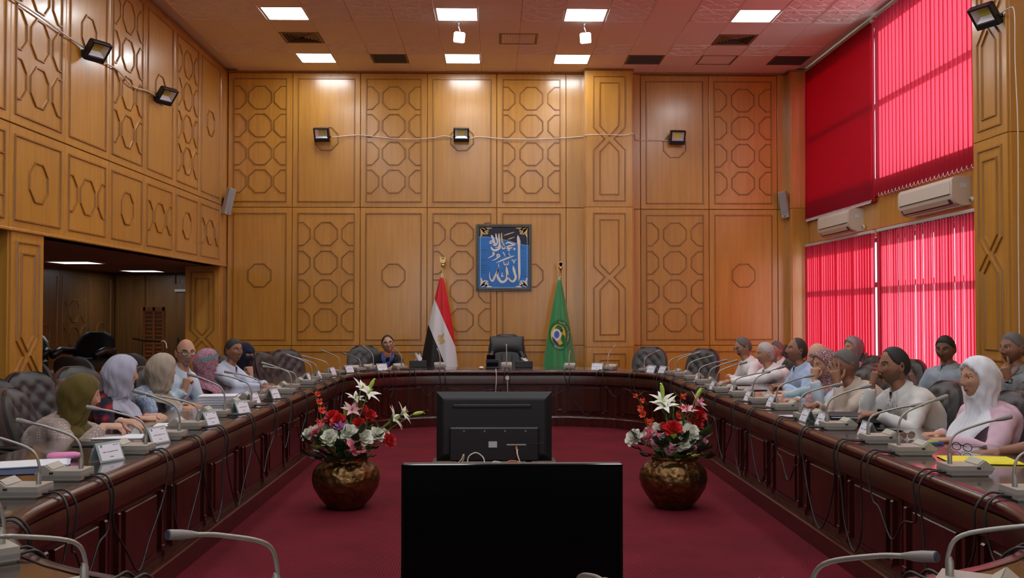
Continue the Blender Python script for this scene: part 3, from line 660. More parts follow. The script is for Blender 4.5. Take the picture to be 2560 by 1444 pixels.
wire([atx(a, b, XP - .03) for a, b in ((2490, 42), (2520, 22), (2536, 30), (2538, 150), (2545, 330), (2546, 600), (2549, 880))], 'thin white cable hanging down the pillar beside the red blinds', r=.006)
def wall_speaker(loc, rz, lean, label):
    t = thing('wall_speaker', label, 'speaker', loc, rz); M = Matrix.Translation((0, -.12, 0)) @ Matrix.Rotation(R(lean), 4, 'Y') @ Matrix.Rotation(R(8), 4, 'X')
    MB().cbox((0, 0, 0), (.125, .10, .42), .008, M).build('cabinet', 'grey_speaker', t); MB().cbox((0, -.052, .02), (.108, .006, .35), .003, M).build('grille', 'speaker_grille', t)
    MB().cbox((0, -.052, -.18), (.03, .005, .012), .001, M).build('badge', 'black_plastic', t); MB().cbox((0, -.035, 0), (.04, .07, .12), .004).build('bracket', 'black_plastic', t)
p = atx(560, 500, XL + .1); wall_speaker((XL + .02, 15.42, p.z), R(58), 9, 'grey column speaker in the corner by the balcony panelling')
p = aty(1971, 512, 15.55); wall_speaker((XP + .0, 15.60, p.z), R(-38), -6, 'grey column speaker in the corner by the red blinds')
def aircon(y0, y1, z0, label):
    L = y1 - y0; t = thing('air_conditioner', label, 'air conditioner', (XW - .005, y0, z0), 0, 'split air conditioners')
    def prof(k): return [(-.0, 0), (-.0, .30), (-.17, .30), (-.20, .285), (-.215, .25), (-.215, .12), (-.205, .07), (-.17, .02), (-.12, .0)]
    def ext(pr, a, b): return [[Vector((x, y, z)) for x, z in pr] for y in (a, b)]
    MB().loft(ext(prof(0), .02, L - .02)).build('body', 'ac_white', t, angle=30)
    for a, b in ((0, .022), (L - .022, L)): MB().loft(ext([(x * 1.01, .15 + (z - .15) * 1.02) for x, z in prof(0)], a, b)).build('side_cap', 'ac_cream', t, angle=30)
    MB().loft(ext([(-.217, .115), (-.217, .252), (-.222, .25), (-.222, .118)], .05, L - .05)).build('front_panel', 'ac_white', t)
    MB().loft(ext([(-.203, .058), (-.168, .012), (-.175, .008), (-.212, .06)], .07, L - .07)).build('outlet_slot', 'ac_slot', t)
    MB().loft(ext([(-.215, .065), (-.19, .022), (-.194, .018), (-.219, .064)], .12, L - .12)).build('air_flap', 'ac_cream', t)
    MB().loft(ext([(-.2172, .108), (-.2172, .113), (-.219, .113), (-.219, .108)], .05, L - .05)).build('panel_seam', 'ac_slot', t)
    MB().cbox((-.10, -.002, .2), (.07, .004, .05), .001).build('rating_label', 'paper_grey', t)
    MB().tube([(-.03, -.002, .06), (-.03, -.06, .06), (-.03, -.08, .02)], .018, 8).build('pipe', 'ac_cream', t, smooth=True)
y0, y1 = atx(2383, 490, XW - .21).y, atx(2247, 510, XW - .21).y; aircon(y0, y1, 2.66, 'cream split air conditioner under the pink glowing blind beside the pillar')
y0, y1 = atx(2124, 560, XW - .21).y, atx(2046, 570, XW - .21).y; aircon(y0, y1, 2.635, 'cream split air conditioner under the dark red far blind')
# two white spotlights on swivel arms
for px, ly, k in ((1147, 13.0, 0), (1461, 13.0, 1)):
    p = aty(px, 53, ly); t = thing('ceiling_spotlight', 'white square spotlight on swivel arm %s' % ('over the red white and black flag' if k == 0 else 'over the green flag'), 'spotlight', (p.x, ly, ZC - .006), R(8 if k else -6))
    MB().lathe([(.035, 0), (.035, -.012), (.02, -.022), (.012, -.03)], 14).build('ceiling_plate', 'steel', t); MB().tube([(0, 0, -.02), (0, 0, -.06), (.012, 0, -.09), (.02, -.01, -.13)], .009, 8).build('swivel_arm', 'steel', t, smooth=True)
    M = Matrix.Translation((.01, -.02, -.20)) @ Matrix.Rotation(R(20), 4, 'X') @ Matrix.Rotation(R(-8 if k else 8), 4, 'Y')
    MB().cbox((0, 0, 0), (.155, .05, .15), .02, M).build('housing', 'white_plastic', t); MB().cbox((0, -.027, 0), (.13, .004, .125), .002, M).build('lens', 'spot_glow', t)
    MB().cbox((0, .035, .0), (.10, .03, .10), .006, M).build('heat_sink', 'white_plastic', t)

# ================================================================== PICTURE
def poly_mesh(mb, pts, y, mi=0):
    mb.add([(x, y, z) for x, z in pts], [tuple(range(len(pts)))], mi)
mat('art_blue', (.025, .19, .58), .5, var=.12, vscale=5); mat('art_navy', (.012, .013, .045), .5); mat('art_cream', (.78, .78, .70), .6); mat('art_gold', (.62, .50, .20), .6); mat('art_line', (.35, .6, .8), .6)
mat('frame_black', (.02, .017, .014), .35); mat('frame_gilt', (.42, .34, .2), .4, metal=.4)
pc = aty(1259.5, 643.5, YB - .03); PW, PH = .889, 1.068; SFT = 1 / 1188.6
pic = thing('framed_calligraphy', 'framed blue and navy Arabic calligraphy panel on the wall behind the chairman\'s seat', 'picture', (pc.x, YB - .022, pc.z))
def fr(w, h, t, d, name, m, y=0):
    mb = MB()
    for s in (-1, 1): mb.cbox((s * (w - t) / 2, y - d / 2, 0), (t, d, h), .004); mb.cbox((0, y - d / 2, s * (h - t) / 2), (w - 2 * t, d, t), .004)
    return mb.build(name, m, pic)
fr(PW, PH, .045, .035, 'frame', 'frame_black'); 
for w_, h_ in ((PW - .022, PH - .022), (PW - .07, PH - .07)):
    bd = MB(); 
    for k in range(int(w_ / .022) + 1):
        for s in (-1, 1): bd.box((-w_ / 2 + k * .022, -.037, s * h_ / 2), (.012, .006, .009))
    for k in range(int(h_ / .022) + 1):
        for s in (-1, 1): bd.box((s * w_ / 2, -.037, -h_ / 2 + k * .022), (.009, .006, .012))
    q = bd.build('bead_border', 'frame_gilt', pic); q['kind'] = 'stuff'
def zz(x, y): return ((x - 605) * SFT, (715 - y) * SFT)
MB().box((0, -.010, 0), (PW - .07, .012, PH - .07)).build('print', 'art_blue', pic)
wave = [(125, 320), (240, 318), (340, 326), (450, 342), (560, 362), (680, 392), (800, 424), (940, 462), (1085, 488)]
mb = MB(); poly_mesh(mb, [zz(*q) for q in wave + [(1085, 130), (125, 130)]], -.0168); mb.build('navy_sky', 'art_navy', pic)
def wy(x): 
    for (a, b), (c, d) in zip(wave, wave[1:]):
        if a <= x <= c: return b + (d - b) * (x - a) / (c - a)
    return 320 if x < 125 else 488
def stroke(pts, m='art_cream', y=-.0185, name='calligraphy_stroke'):
    P = bez([(a, b, w) for a, b, w in pts], 5) if len(pts) > 2 else [Vector(q) for q in pts]; L, Rr = [], []
    for i, q in enumerate(P):
        d = P[min(i + 1, len(P) - 1)] - P[max(i - 1, 0)]; d.z = 0; d.normalize(); n = Vector((-d.y, d.x, 0)); w = max(q.z, 3) / 2
        L.append(zz(q.x + n.x * w, q.y + n.y * w)); Rr.append(zz(q.x - n.x * w, q.y - n.y * w))
    mb = MB(); mb.add([(x, y, z) for x, z in L] + [(x, y, z) for x, z in Rr], [(i, i + 1, len(L) + i + 1, len(L) + i) for i in range(len(L) - 1)]); mb.build(name, m, pic)
wl = [(x, y + 4, 7) for x, y in wave]; stroke(wl, 'art_line', -.0175, 'wave_line')
CAL = [[(870, 288, 6), (878, 340, 46), (890, 420, 62), (893, 500, 44), (895, 700, 44), (898, 900, 44), (900, 1050, 38), (888, 1160, 5)],
 [(780, 872, 12), (795, 940, 46), (815, 1020, 42), (832, 1090, 42), (800, 1155, 40), (752, 1165, 34), (700, 1110, 26), (672, 1040, 14)],
 [(653, 882, 10), (662, 950, 44), (672, 1040, 46), (660, 1120, 46), (610, 1172, 42), (550, 1170, 48), (505, 1110, 48), (485, 1050, 32), (490, 990, 28), (505, 930, 32)],
 [(508, 922, 30), (470, 1010, 36), (430, 1090, 38), (390, 1160, 34), (350, 1120, 24), (333, 1050, 16), (340, 985, 5)],
 [(600, 785, 12), (615, 845, 22), (648, 850, 22), (652, 790, 10)], [(652, 800, 10), (665, 850, 22), (690, 835, 18), (692, 775, 8)],
 [(750, 765, 14), (778, 762, 18), (797, 822, 14), (812, 770, 16), (848, 748, 8)], [(458, 817, 8), (560, 772, 28), (700, 717, 28), (806, 680, 10)],
 [(516, 825, 5), (500, 868, 14), (522, 886, 16)], [(716, 612, 5), (702, 660, 14), (738, 676, 14)], [(588, 612, 20), (618, 655, 18), (630, 702, 5)], [(578, 998, 12), (568, 1072, 20), (612, 1056, 8)],
 [(378, 776, 8), (450, 745, 22), (490, 712, 26), (526, 690, 26), (505, 656, 24), (474, 668, 22), (484, 700, 18)], [(303, 726, 6), (360, 700, 20), (410, 666, 26), (424, 634, 22), (398, 620, 20), (396, 652, 18)],
 [(600, 296, 8), (680, 270, 22), (802, 232, 12)], [(678, 372, 8), (740, 350, 20), (812, 326, 8)],
 [(640, 452, 18), (690, 428, 26), (760, 450, 28), (824, 462, 20)], [(824, 468, 18), (750, 488, 28), (690, 500, 24), (650, 520, 26), (700, 540, 34), (775, 524, 10)], [(660, 520, 22), (610, 540, 26), (580, 548, 18), (575, 500, 16)],
 [(562, 248, 16), (562, 340, 32), (580, 430, 30), (622, 500, 22)], [(514, 258, 16), (514, 350, 30), (524, 450, 30), (500, 515, 22), (440, 530, 10)], [(455, 262, 20), (465, 340, 32), (485, 420, 26), (450, 478, 36), (400, 470, 26)],
 [(370, 290, 24), (395, 340, 38), (420, 410, 36), (445, 470, 30)], [(545, 470, 16), (525, 535, 36), (450, 578, 42), (388, 560, 38), (362, 508, 14)], [(330, 432, 12), (372, 398, 28), (402, 424, 18), (360, 446, 22), (332, 436, 12)]]
for s in CAL:
    cy = sum(q[1] for q in s) / len(s); cx = sum(q[0] for q in s) / len(s); stroke(s, 'art_gold' if cy < wy(cx) + 20 else 'art_cream')
for a, b in ((700, 572), (806, 552)):
    mb = MB(); poly_mesh(mb, [zz(a, b - 26), zz(a + 26, b), zz(a, b + 26), zz(a - 26, b)], -.0185); mb.build('calligraphy_dot', 'art_cream', pic)
for pts in ([(160, 330), (160, 1080)], [(1048, 330), (1048, 1080)], [(380, 1278), (830, 1278)]): stroke([(x, y, 8) for x, y in pts], 'art_line', -.0175, 'inner_line')
for sx, sy, m in ((1, 1, 'art_gold'), (-1, 1, 'art_gold'), (1, -1, 'art_cream'), (-1, -1, 'art_cream')):      # scrolled corner ornaments
    ox = 160 if sx > 0 else 1055; oy = 145 if sy > 0 else 1280
    for st in ([(0, 0, 20), (40, 30, 44), (90, 40, 46), (140, 18, 40), (225, 8, 12)], [(0, 0, 20), (22, 50, 44), (28, 110, 42), (16, 150, 30), (8, 190, 10)], [(30, 30, 30), (75, 70, 50), (125, 110, 40), (145, 100, 16)], [(60, 60, 30), (75, 110, 40), (110, 125, 20)], [(90, 20, 24), (130, 50, 40), (150, 80, 16)]):
        stroke([(ox + sx * a, oy + sy * b, w) for a, b, w in st], m, -.0183, 'corner_scroll')
rnd = random.Random(5)
for k in range(16):      # faint small script lines printed across the blue ground
    x = rnd.choice((150, 180, 640, 930)); y = 480 + 48 * k; stroke([(x + 12 * j, y + rnd.uniform(-5, 5) + (j * 2 if x > 500 else -j * .8), rnd.uniform(3, 7)) for j in range(rnd.randint(6, 14))], 'art_navy', -.0172, 'small_script_line')

# ================================================================== FLAGS
def flag(loc, finial, label, xc, hw, zt, zb, material, hook):
    t = thing('flag', label, 'flag', loc)
    MB().lathe([(.16, 0), (.16, .02), (.06, .05), (.02, .07)], 20, (.02, .05, 0)).build('base', 'brass_pole', t, angle=40); MB().tube([(.02, .05, .05), (.008, .03, 1.2), (0, .02, zt + .16)], .011, 8).build('pole', 'brass_pole', t, smooth=True)
    def front(x, z):
        c, w = xc(z), hw(z); u = max(-1, min(1, (x - c) / w)); return -.62 * w * math.sqrt(max(0, 1 - u * u)) + .10 * w * math.sin(6.5 * u + 1.3 * z) * (1 - u * u) + .02
    N, Mz = 44, 50; rings = []
    for i in range(Mz + 1):
        z = zb + (zt - zb) * i / Mz; c, w = xc(z), hw(z); r = []
        for j in range(N + 1): u = -math.cos(math.pi * j / N); x = c + w * u; r.append(Vector((x, front(x, z), z)))
        for j in range(1, 16): u = math.cos(math.pi * j / 16); r.append(Vector((c + w * u, .02 + .25 * w * math.sqrt(1 - u * u) + .05 * w * math.sin(9 * u + z), z)))
        rings.append(r)
    cl = MB().loft(rings).build('cloth', material, t, smooth=True)
    finial(t, zt + .16); MB().tube([(0, .02, zt + .06), (-.02, 0, zt + .03), (-.015, 0, zt)], .006, 6).build('tie', 'white_plastic', t)
    return t, front
def patch(t, front, pts, m, name, off=.006, n=1):
    mb = MB(); mb.add([(x, front(x, z) - off, z) for x, z in pts], [tuple(range(len(pts)))]); me = mb.mesh(name, m)
    bm = bmesh.new(); bm.from_mesh(me)
    for _ in range(5):
        bmesh.ops.triangulate(bm, faces=bm.faces); e = [e for e in bm.edges if e.calc_length() > .022]
        if not e: break
        bmesh.ops.subdivide_edges(bm, edges=e, cuts=1)
    bmesh.ops.triangulate(bm, faces=bm.faces)
    for v in bm.verts: v.co.y = front(v.co.x, v.co.z) - off
    bm.to_mesh(me); bm.free(); return ob(name, me, t)
def flag_mat():
    m = mat('flag_tricolour', (.8, .8, .8), .6); nt = m.node_tree; p = nt.nodes['Principled BSDF']; tc = nt.nodes.new('ShaderNodeTexCoord'); sp = nt.nodes.new('ShaderNodeSeparateXYZ'); _link(nt, tc.outputs['Object'], sp.inputs[0])
    mu = nt.nodes.new('ShaderNodeMath'); mu.operation = 'MULTIPLY_ADD'; mu.inputs[1].default_value = 2.3; _link(nt, sp.outputs['X'], mu.inputs[0]); _link(nt, sp.outputs['Z'], mu.inputs[2])
    dv = nt.nodes.new('ShaderNodeMath'); dv.operation = 'DIVIDE'; dv.inputs[1].default_value = 3; _link(nt, mu.outputs[0], dv.inputs[0])
    r = ramp(nt, [(0, (.008, .008, .01)), (.84 / 3, (.72, .72, .74)), (1.45 / 3, (.62, .012, .02))], 'CONSTANT'); _link(nt, dv.outputs[0], r.inputs[0]); _link(nt, r.outputs[0], p.inputs['Base Color'])
flag_mat(); mat('flag_green', (.035, .27, .09), .38, sheen=.3); mat('badge_green', (.012, .16, .035), .5); mat('badge_yellow', (.70, .52, .03), .5); mat('badge_white', (.75, .77, .78), .5); mat('badge_blue', (.05, .15, .45), .5); mat('badge_navy', (.03, .04, .18), .5)
def fin_eagle(t, z):
    MB().ball((0, .02, z + .03), .03).build('finial_ball', 'gold', t, smooth=True); f = MB().lathe([(.012, z + .055), (.03, z + .062), (.03, z + .07)], 10, (0, .02, 0))
    f.build('finial_seat', 'gold', t); e = MB()
    e.prism([(-.04, .0), (-.043, .085), (-.022, .07), (-.014, .03), (0, .045), (.014, .03), (.022, .07), (.043, .085), (.04, .0), (.018, -.012), (-.018, -.012)], .02, Matrix.Translation((0, .02, z + .083))).ball((0, .02, z + .145), .016); e.build('eagle_finial', 'gold', t)
def fin_leaf(t, z):
    MB().lathe([(.014, z - .01), (.034, z + .012), (.034, z + .03), (.016, z + .045)], 12, (0, .02, 0)).build('finial_cup', 'gold', t, angle=40)
    for k in range(7):
        a = R(-60 + 20 * k); M = Matrix.Translation((0, .02, z + .045)) @ Matrix.Rotation(a * .5, 4, 'Y'); MB().prism([(-.009, 0), (.009, 0), (.014, .055 - .02 * abs(k - 3) / 3), (0, .09 - .03 * abs(k - 3) / 3), (-.014, .055 - .02 * abs(k - 3) / 3)], .012, M).build('finial_leaf', 'gold', t)
fy = 15.05; f0 = aty(1107, 652, fy); q = FPX / fy
ft, ff = flag((f0.x, fy, 0), fin_eagle, 'red white and black flag with gold eagle on a brass pole', lambda z: -.02 - .018 * (z < 0) + (.0 if z > 1.9 else -.035 * (1.9 - z) / 1.2), lambda z: .022 + (2.08 - z) * .162 + .045 * math.sin(min(1, max(0, (2.08 - z) / .9)) * math.pi * .5), 2.06, .22, 'flag_tricolour', 0)
E0 = (-.022, 1.125)
for pts in ([(-.075, .03), (-.035, .075), (-.005, .06), (.07, .10), (.055, .05), (.04, .015), (-.02, .02)], [(-.06, -.03), (-.03, .0), (.02, .0), (.05, .005), (.09, -.04), (.04, -.055), (.02, -.085), (-.03, -.09), (-.015, -.05)]):
    patch(ft, ff, [(E0[0] + a * .78, E0[1] + b * .9) for a, b in pts], 'gold_flat', 'eagle_emblem')
g0 = aty(1402, 660, fy)
gt, gf = flag((g0.x, fy, 0), fin_leaf, 'green satin flag with round governorate emblem and gold fringe', lambda z: -.02 + (0 if z > 1.9 else -.0 * (1.9 - z)), lambda z: .022 + (2.04 - z) * .150 + .035 * math.sin(min(1, max(0, (2.04 - z) / .9)) * math.pi * .5), 2.03, .22, 'flag_green', 0)
GC = (-.02, 1.185)
def ell(rx, rz, cx=0, cz=0, n=32, a0=0, a1=360): return [(GC[0] + cx + rx * math.cos(R(a0 + (a1 - a0) * k / n)), GC[1] + cz + rz * math.sin(R(a0 + (a1 - a0) * k / n))) for k in range(n + (0 if a1 - a0 == 360 else 1))]
patch(gt, gf, ell(.165, .235), 'badge_green', 'emblem_disc', .006)
patch(gt, gf, ell(.112, .16, -.03), 'badge_yellow', 'emblem_crescent', .010); patch(gt, gf, ell(.055, .06, -.02, .09), 'badge_green', 'emblem_leaf', .013); patch(gt, gf, ell(.03, .06, .045, -.055), 'badge_green', 'emblem_leaf', .013)
patch(gt, gf, ell(.075, .095, -.055, -.0), 'badge_white', 'emblem_ring', .015); patch(gt, gf, ell(.042, .055, -.05, .005), 'badge_blue', 'emblem_globe', .019)
patch(gt, gf, [(GC[0] + a, GC[1] + b) for a, b in ((-.12, -.02), (-.085, -.06), (-.03, -.13), (-.005, -.155), (-.06, -.15), (-.11, -.10))], 'badge_navy', 'emblem_wave', .019)
patch(gt, gf, [(GC[0] + a, GC[1] + b) for a, b in ((.0, .055), (.03, .10), (.045, .07), (.06, .085), (.03, .045))], 'ink', 'emblem_bird', .019)
def arabic(txt):      # right-to-left, already in presentation forms
    cu = bpy.data.curves.new('lettering', 'FONT'); cu.body = txt; cu.size = 1; cu.align_x = 'CENTER'; o = bpy.data.objects.new('lettering', cu); COL.objects.link(o)
    dg = bpy.context.evaluated_depsgraph_get(); me = bpy.data.meshes.new_from_object(o.evaluated_get(dg)); bpy.data.objects.remove(o); bpy.data.curves.remove(cu); return me
FORMS = {'ا': 'ﺍﺍﺎﺎ', 'ب': 'ﺏﺑﺒﺐ', 'ة': 'ﺓﺓﺔﺔ', 'ج': 'ﺝﺟﺠﺞ', 'ح': 'ﺡﺣﺤﺢ', 'ر': 'ﺭﺭﺮﺮ', 'ص': 'ﺹﺻﺼﺺ', 'ظ': 'ﻅﻇﻈﻆ', 'ع': 'ﻉﻋﻌﻊ', 'ف': 'ﻑﻓﻔﻒ', 'ل': 'ﻝﻟﻠﻞ', 'م': 'ﻡﻣﻤﻢ', 'ه': 'ﻩﻫﻬﻪ', 'و': 'ﻭﻭﻮﻮ', 'ي': 'ﻱﻳﻴﻲ', 'ق': 'ﻕﻗﻘﻖ', 'ن': 'ﻥﻧﻨﻦ'}
def shape_ar(s):
    out = []; nj = set('اةرو ')
    for i, ch in enumerate(s):
        if ch not in FORMS: out.append(ch); continue
        pv = i > 0 and s[i - 1] in FORMS and s[i - 1] not in nj; nx = ch not in nj and i + 1 < len(s) and s[i + 1] in FORMS
        out.append(FORMS[ch][(3 if pv and not nx else 2) if pv else (1 if nx else 0)])
    return ''.join(reversed(out))
def arc_text(txt, rx, rz, mid, span, size, flip=False):
    try: me = arabic(shape_ar(txt))
    except Exception: return
    if not me.vertices: return
    xs = [v.co.x for v in me.vertices]; x0, x1 = min(xs), max(xs); L = x1 - x0
    for v in me.vertices:
        f = (v.co.x - (x0 + x1) / 2) / L; a = R(mid + (f if flip else -f) * span); h = (v.co.y - .3) * size * (-1 if flip else 1)
        x = GC[0] + (rx + h) * math.cos(a); z = GC[1] + (rz + h) * math.sin(a); v.co = (x, gf(x, z) - .012, z)
    me.materials.clear(); me.materials.append(MT['badge_white']); ob('emblem_lettering', me, gt)
arc_text('جمهورية مصر العربية', .137, .195, 30, 130, .042); arc_text('محافظة', .137, .195, 262, 60, .05, True)
fn = MB()
for k in range(26):
    z = 1.95 - k * .03; x = -.02 + (.022 + (2.04 - z) * .150 + .03 * math.sin(min(1, (2.04 - z) / .9) * math.pi * .5)) * .97; fn.tube([(x, gf(x, z) - .004, z), (x + .012, gf(x, z) + .0, z - .03)], .004, 4)
q = fn.build('gold_fringe', 'gold_flat', gt); q['kind'] = 'stuff'

# ================================================================== TELEVISIONS
def tv_stand(y, label):
    s = thing('tv_stand', label, 'stand', (.1, y, 0))
    MB().cbox((0, 0, .255), (1.05, .45, .03), .005).build('shelf', 'black_plastic', s); MB().cbox((0, 0, .10), (.95, .38, .02), .005).build('shelf', 'black_plastic', s)
    for sx in (-1, 1):
        for sy in (-1, 1): MB().cbox((sx * .46, sy * .17, .12), (.05, .05, .24), .005).build('leg', 'black_plastic', s)
    return s
def xof(px, y): return aty(px, 1000, y).x
Y1 = 4.29; xa, xb = xof(1004, Y1), xof(1556, Y1); zt = aty(1280, 1160, Y1).z
st = tv_stand(Y1 + .12, 'low black stand under the dark television screen'); st.location.x = (xa + xb) / 2
tv = thing('television', 'black flat television with its dark screen turned to the near table end', 'television', ((xa + xb) / 2, Y1, .272)); tw, th = xb - xa, zt - .32
MB().cbox((0, .03, .05 + th / 2), (tw, .05, th), .008).build('cabinet', 'black_plastic', tv); MB().box((0, .003, .05 + th / 2 + .006), (tw - .024, .004, th - .036)).build('screen', 'tv_screen', tv)
mb = MB(); t_ = .012
for c, d in (((0, 0, .05 + th - t_ / 2), (tw, .012, t_)), ((0, 0, .05 + .012), (tw, .012, .024)), ((-tw / 2 + t_ / 2, 0, .05 + th / 2), (t_, .012, th)), ((tw / 2 - t_ / 2, 0, .05 + th / 2), (t_, .012, th))): mb.cbox(c, d, .003)
mb.build('bezel', 'black_gloss', tv); MB().cbox((0, .09, .30), (.6, .07, .36), .02).build('rear_cover', 'tv_back', tv)
for s in (-1, 1): MB().cbox((s * .3, .03, .03), (.05, .2, .062), .008).build('foot', 'black_plastic', tv)
Y2 = 8.2; xa, xb = xof(1091, Y2), xof(1380, Y2); zt = aty(1235, 980, Y2).z; zb = aty(1235, 1153, Y2).z
st = tv_stand(Y2 + .12, 'low black stand under the television seen from behind'); st.location.x = (xa + xb) / 2
tv = thing('television', 'black television seen from behind, with ports and cables at its back', 'television', ((xa + xb) / 2, Y2, .272)); tw, z0, z1 = xb - xa, max(zb - .272, .01), zt - .272
fr_ = lambda w, h, y, c: [Vector((-w / 2, y, c - h / 2)), Vector((w / 2, y, c - h / 2)), Vector((w / 2, y, c + h / 2)), Vector((-w / 2, y, c + h / 2))]
cz = (z0 + z1) / 2; hh = z1 - z0
MB().loft([fr_(tw, hh, .06, cz), fr_(tw, hh, .035, cz), fr_(tw - .10, hh - .10, .0, cz), fr_(tw - .13, hh - .13, -.004, cz)]).build('rear_shell', 'tv_back', tv); MB().box((0, .064, cz), (tw - .02, .004, hh - .02)).build('screen', 'tv_screen', tv)
MB().cbox((0, -.03, z0 + .15), (tw * .77, .06, .28), .012).build('electronics_cover', 'black_plastic', tv); MB().cbox((-.02, -.01, z1 - .115), (tw * .68, .014, .03), .006).build('stiffening_rib', 'tv_back', tv)
MB().cbox((.19 * tw, -.062, z0 + .145), (.17 * tw, .006, .014), .002).build('port_strip', 'steel', tv); MB().box((-.012, -.0615, z0 + .15), (.07, .002, .05)).build('rating_label', 'paper_grey', tv)
MB().cbox((.19 * tw, -.064, z0 + .12), (.016, .012, .03), .003).build('orange_plug', 'orange_cable', tv)
for k in range(4): MB().lathe([(.008, 0), (.008, .004)], 8).build('screw', 'steel', tv, (-.25 + .17 * k, -.0605, z0 + .26), (R(90), 0, 0))
for s in (-1, 1): MB().cbox((s * tw * .3, .0, z0 / 2 + .002), (.05, .22, z0 + .006), .004).build('foot', 'black_plastic', tv)
cx = (xa + xb) / 2; o = Vector((cx, Y2, .272))
wire([o + Vector(v) for v in ((.19, -.075, z0 + .11), (.19, -.11, .09), (.215, -.12, .01), (.19, -.13, .006))], 'grey signal cable plugged into the back of the television', .006, 'cable_white', name='signal_cable')
wire([o + Vector(v) for v in ((-.22, -.10, .006), (-.21, -.09, .07), (-.15, -.08, .10), (-.09, -.09, .06), (-.08, -.11, .006))], 'white cable arching on the stand behind the television', .006, name='white_cable')
wire([o + Vector(v) for v in ((-.31, -.10, .006), (-.27, -.12, .05), (-.25, -.11, .09), (-.26, -.09, .03), (-.30, -.13, .006))], 'white cable coil on the television stand', .006, name='white_cable')
wire([o + Vector(v) for v in ((-.03, -.12, .008), (.0, -.10, .03), (.06, -.12, .02), (.02, -.15, .008), (-.04, -.14, .012), (.05, -.11, .014))], 'pale coiled cable on the television stand', .006, name='white_cable')
wire([o + Vector(v) for v in ((.08, -.12, .008), (.13, -.10, .035), (.2, -.13, .03), (.14, -.15, .008), (.08, -.14, .012), (.18, -.12, .016))], 'orange coiled cable on the television stand', .006, 'orange_cable', name='orange_cable')
wire([o + Vector(v) for v in ((.30, -.07, z0 + .15), (.36, -.12, z0 + .16), (.40, -.14, z0 + .17))], 'short black aerial lead sticking out behind the television', .005, 'cable_black', name='aerial_lead')

# ================================================================== CHAIRS
def back_mesh(w0, z0, z1, tuft, name, m, round_=.55, thick=.05):
    rings = []; NU, NV = 28, 30
    for i in range(NV + 1):
        v = i / NV; e = max(0, (v - .55) / .45); w = w0 * (math.sqrt(max(.06, 1 - (e * .94) ** 2.6)) if round_ else 1) * (1 - .10 * (1 - v)); z = z0 + (z1 - z0) * v; r = []
        for j in range(NU + 1):
            u = -math.cos(math.pi * j / NU) if False else -1 + 2 * j / NU; x = u * w
            pad = thick * (1 - abs(u) ** 3.5) * min(1, (1 - v) * 9 + .12) * min(1, v * 9 + .2)
            if tuft:
                k = sstep(.86, .62, abs(u)) * sstep(.95, .82, v) * sstep(.06, .16, v); a = math.pi * (x / .072); b = math.pi * (z / .072)
                pad += k * (.022 * math.sqrt(abs(math.sin((a + b) / 2) * math.sin((a - b) / 2))) - .014)
            r.append(Vector((x, .03 + pad + .05 * u * u - .19 * (v - .2), z)))
        for j in range(NU, -1, -4):
            u = -1 + 2 * j / NU; r.append(Vector((u * w * 1.0, -.015 + .05 * u * u - .19 * (v - .2), z)))
        rings.append(r)
    return MB().loft(rings).mesh(name, m, angle=55)
def seat_mesh(w, d, z0, z1, name, m):
    rings = []
    for z, k in ((z0, .9), (z0 + .015, .98), ((z0 + z1) / 2, 1.0), (z1 - .015, .97), (z1, .82)):
        rings.append([Vector((k * w / 2 * (abs(math.cos(a)) ** .45) * (1 if math.cos(a) > 0 else -1), k * d / 2 * (abs(math.sin(a)) ** .45) * (1 if math.sin(a) > 0 else -1), z)) for a in [2 * math.pi * q / 28 for q in range(28)]])
    return MB().loft(rings).mesh(name, m, smooth=True)
def star_base():
    out = [('pedestal', MB().lathe([(.03, .06), (.03, .32), (.09, .36), (.09, .38)], 12).mesh('pedestal', 'black_plastic', angle=40))]
    for k in range(5):
        a = R(72 * k + 18); d = Vector((math.cos(a), math.sin(a), 0)); out.append(('base_leg', MB().tube([Vector((0, 0, .09)), d * .15 + Vector((0, 0, .085)), d * .29 + Vector((0, 0, .065))], [.026, .022, .015], 6).mesh('base_leg', 'black_plastic')))
        out.append(('castor', MB().ball((d.x * .29, d.y * .29, .028), .028, 8, 6).mesh('castor', 'black_plastic', smooth=True)))
    return out
SB = star_base()
def chair_kind(kind):
    P = []
    if kind == 'tuft':
        P += [('seat', seat_mesh(.52, .52, .38, .47, 'seat', 'leather_char')), ('backrest', back_mesh(.255, .46, 1.03, True, 'backrest', 'leather_char')),
              ('back_shell', back_mesh(.268, .44, 1.035, False, 'back_shell', 'chair_side', thick=.018))]
    elif kind == 'grey': P += [('seat', seat_mesh(.52, .50, .38, .47, 'seat', 'fabric_grey')), ('backrest', back_mesh(.27, .50, 1.0, False, 'backrest', 'fabric_grey'))]
    else: P += [('seat', seat_mesh(.56, .56, .38, .50, 'seat', 'leather_black')), ('backrest', back_mesh(.29, .48, 1.20, False, 'backrest', 'leather_black', .55, .06))]
    for s in (-1, 1):
        P.append(('armrest', MB().tube(bez([(s * .25, -.22, .66), (s * .29, -.10, .685), (s * .30, .08, .68), (s * .295, .20, .655), (s * .285, .22, .56), (s * .265, .12, .43)], 4), .024, 8, flat=.7).mesh('armrest', 'leather_black', smooth=True)))
    return P + SB
KINDS = {k: chair_kind(k) for k in ('tuft', 'grey', 'exec')}
def chair(kind, x, y, face, label, grp=None, drop=0):
    """face: direction the sitter looks to, degrees from +y, clockwise positive"""
    t = thing('executive_chair' if kind == 'exec' else 'conference_chair', label, 'chair', (x, y, drop), R(-face), grp)
    pd = None
    for n, me in KINDS[kind]:
        o = ob(n, me, pd if n in ('base_leg', 'castor') else t); pd = o if n == 'pedestal' else pd
        if n == 'back_shell': o.location = (0, -.022, 0)
    return t
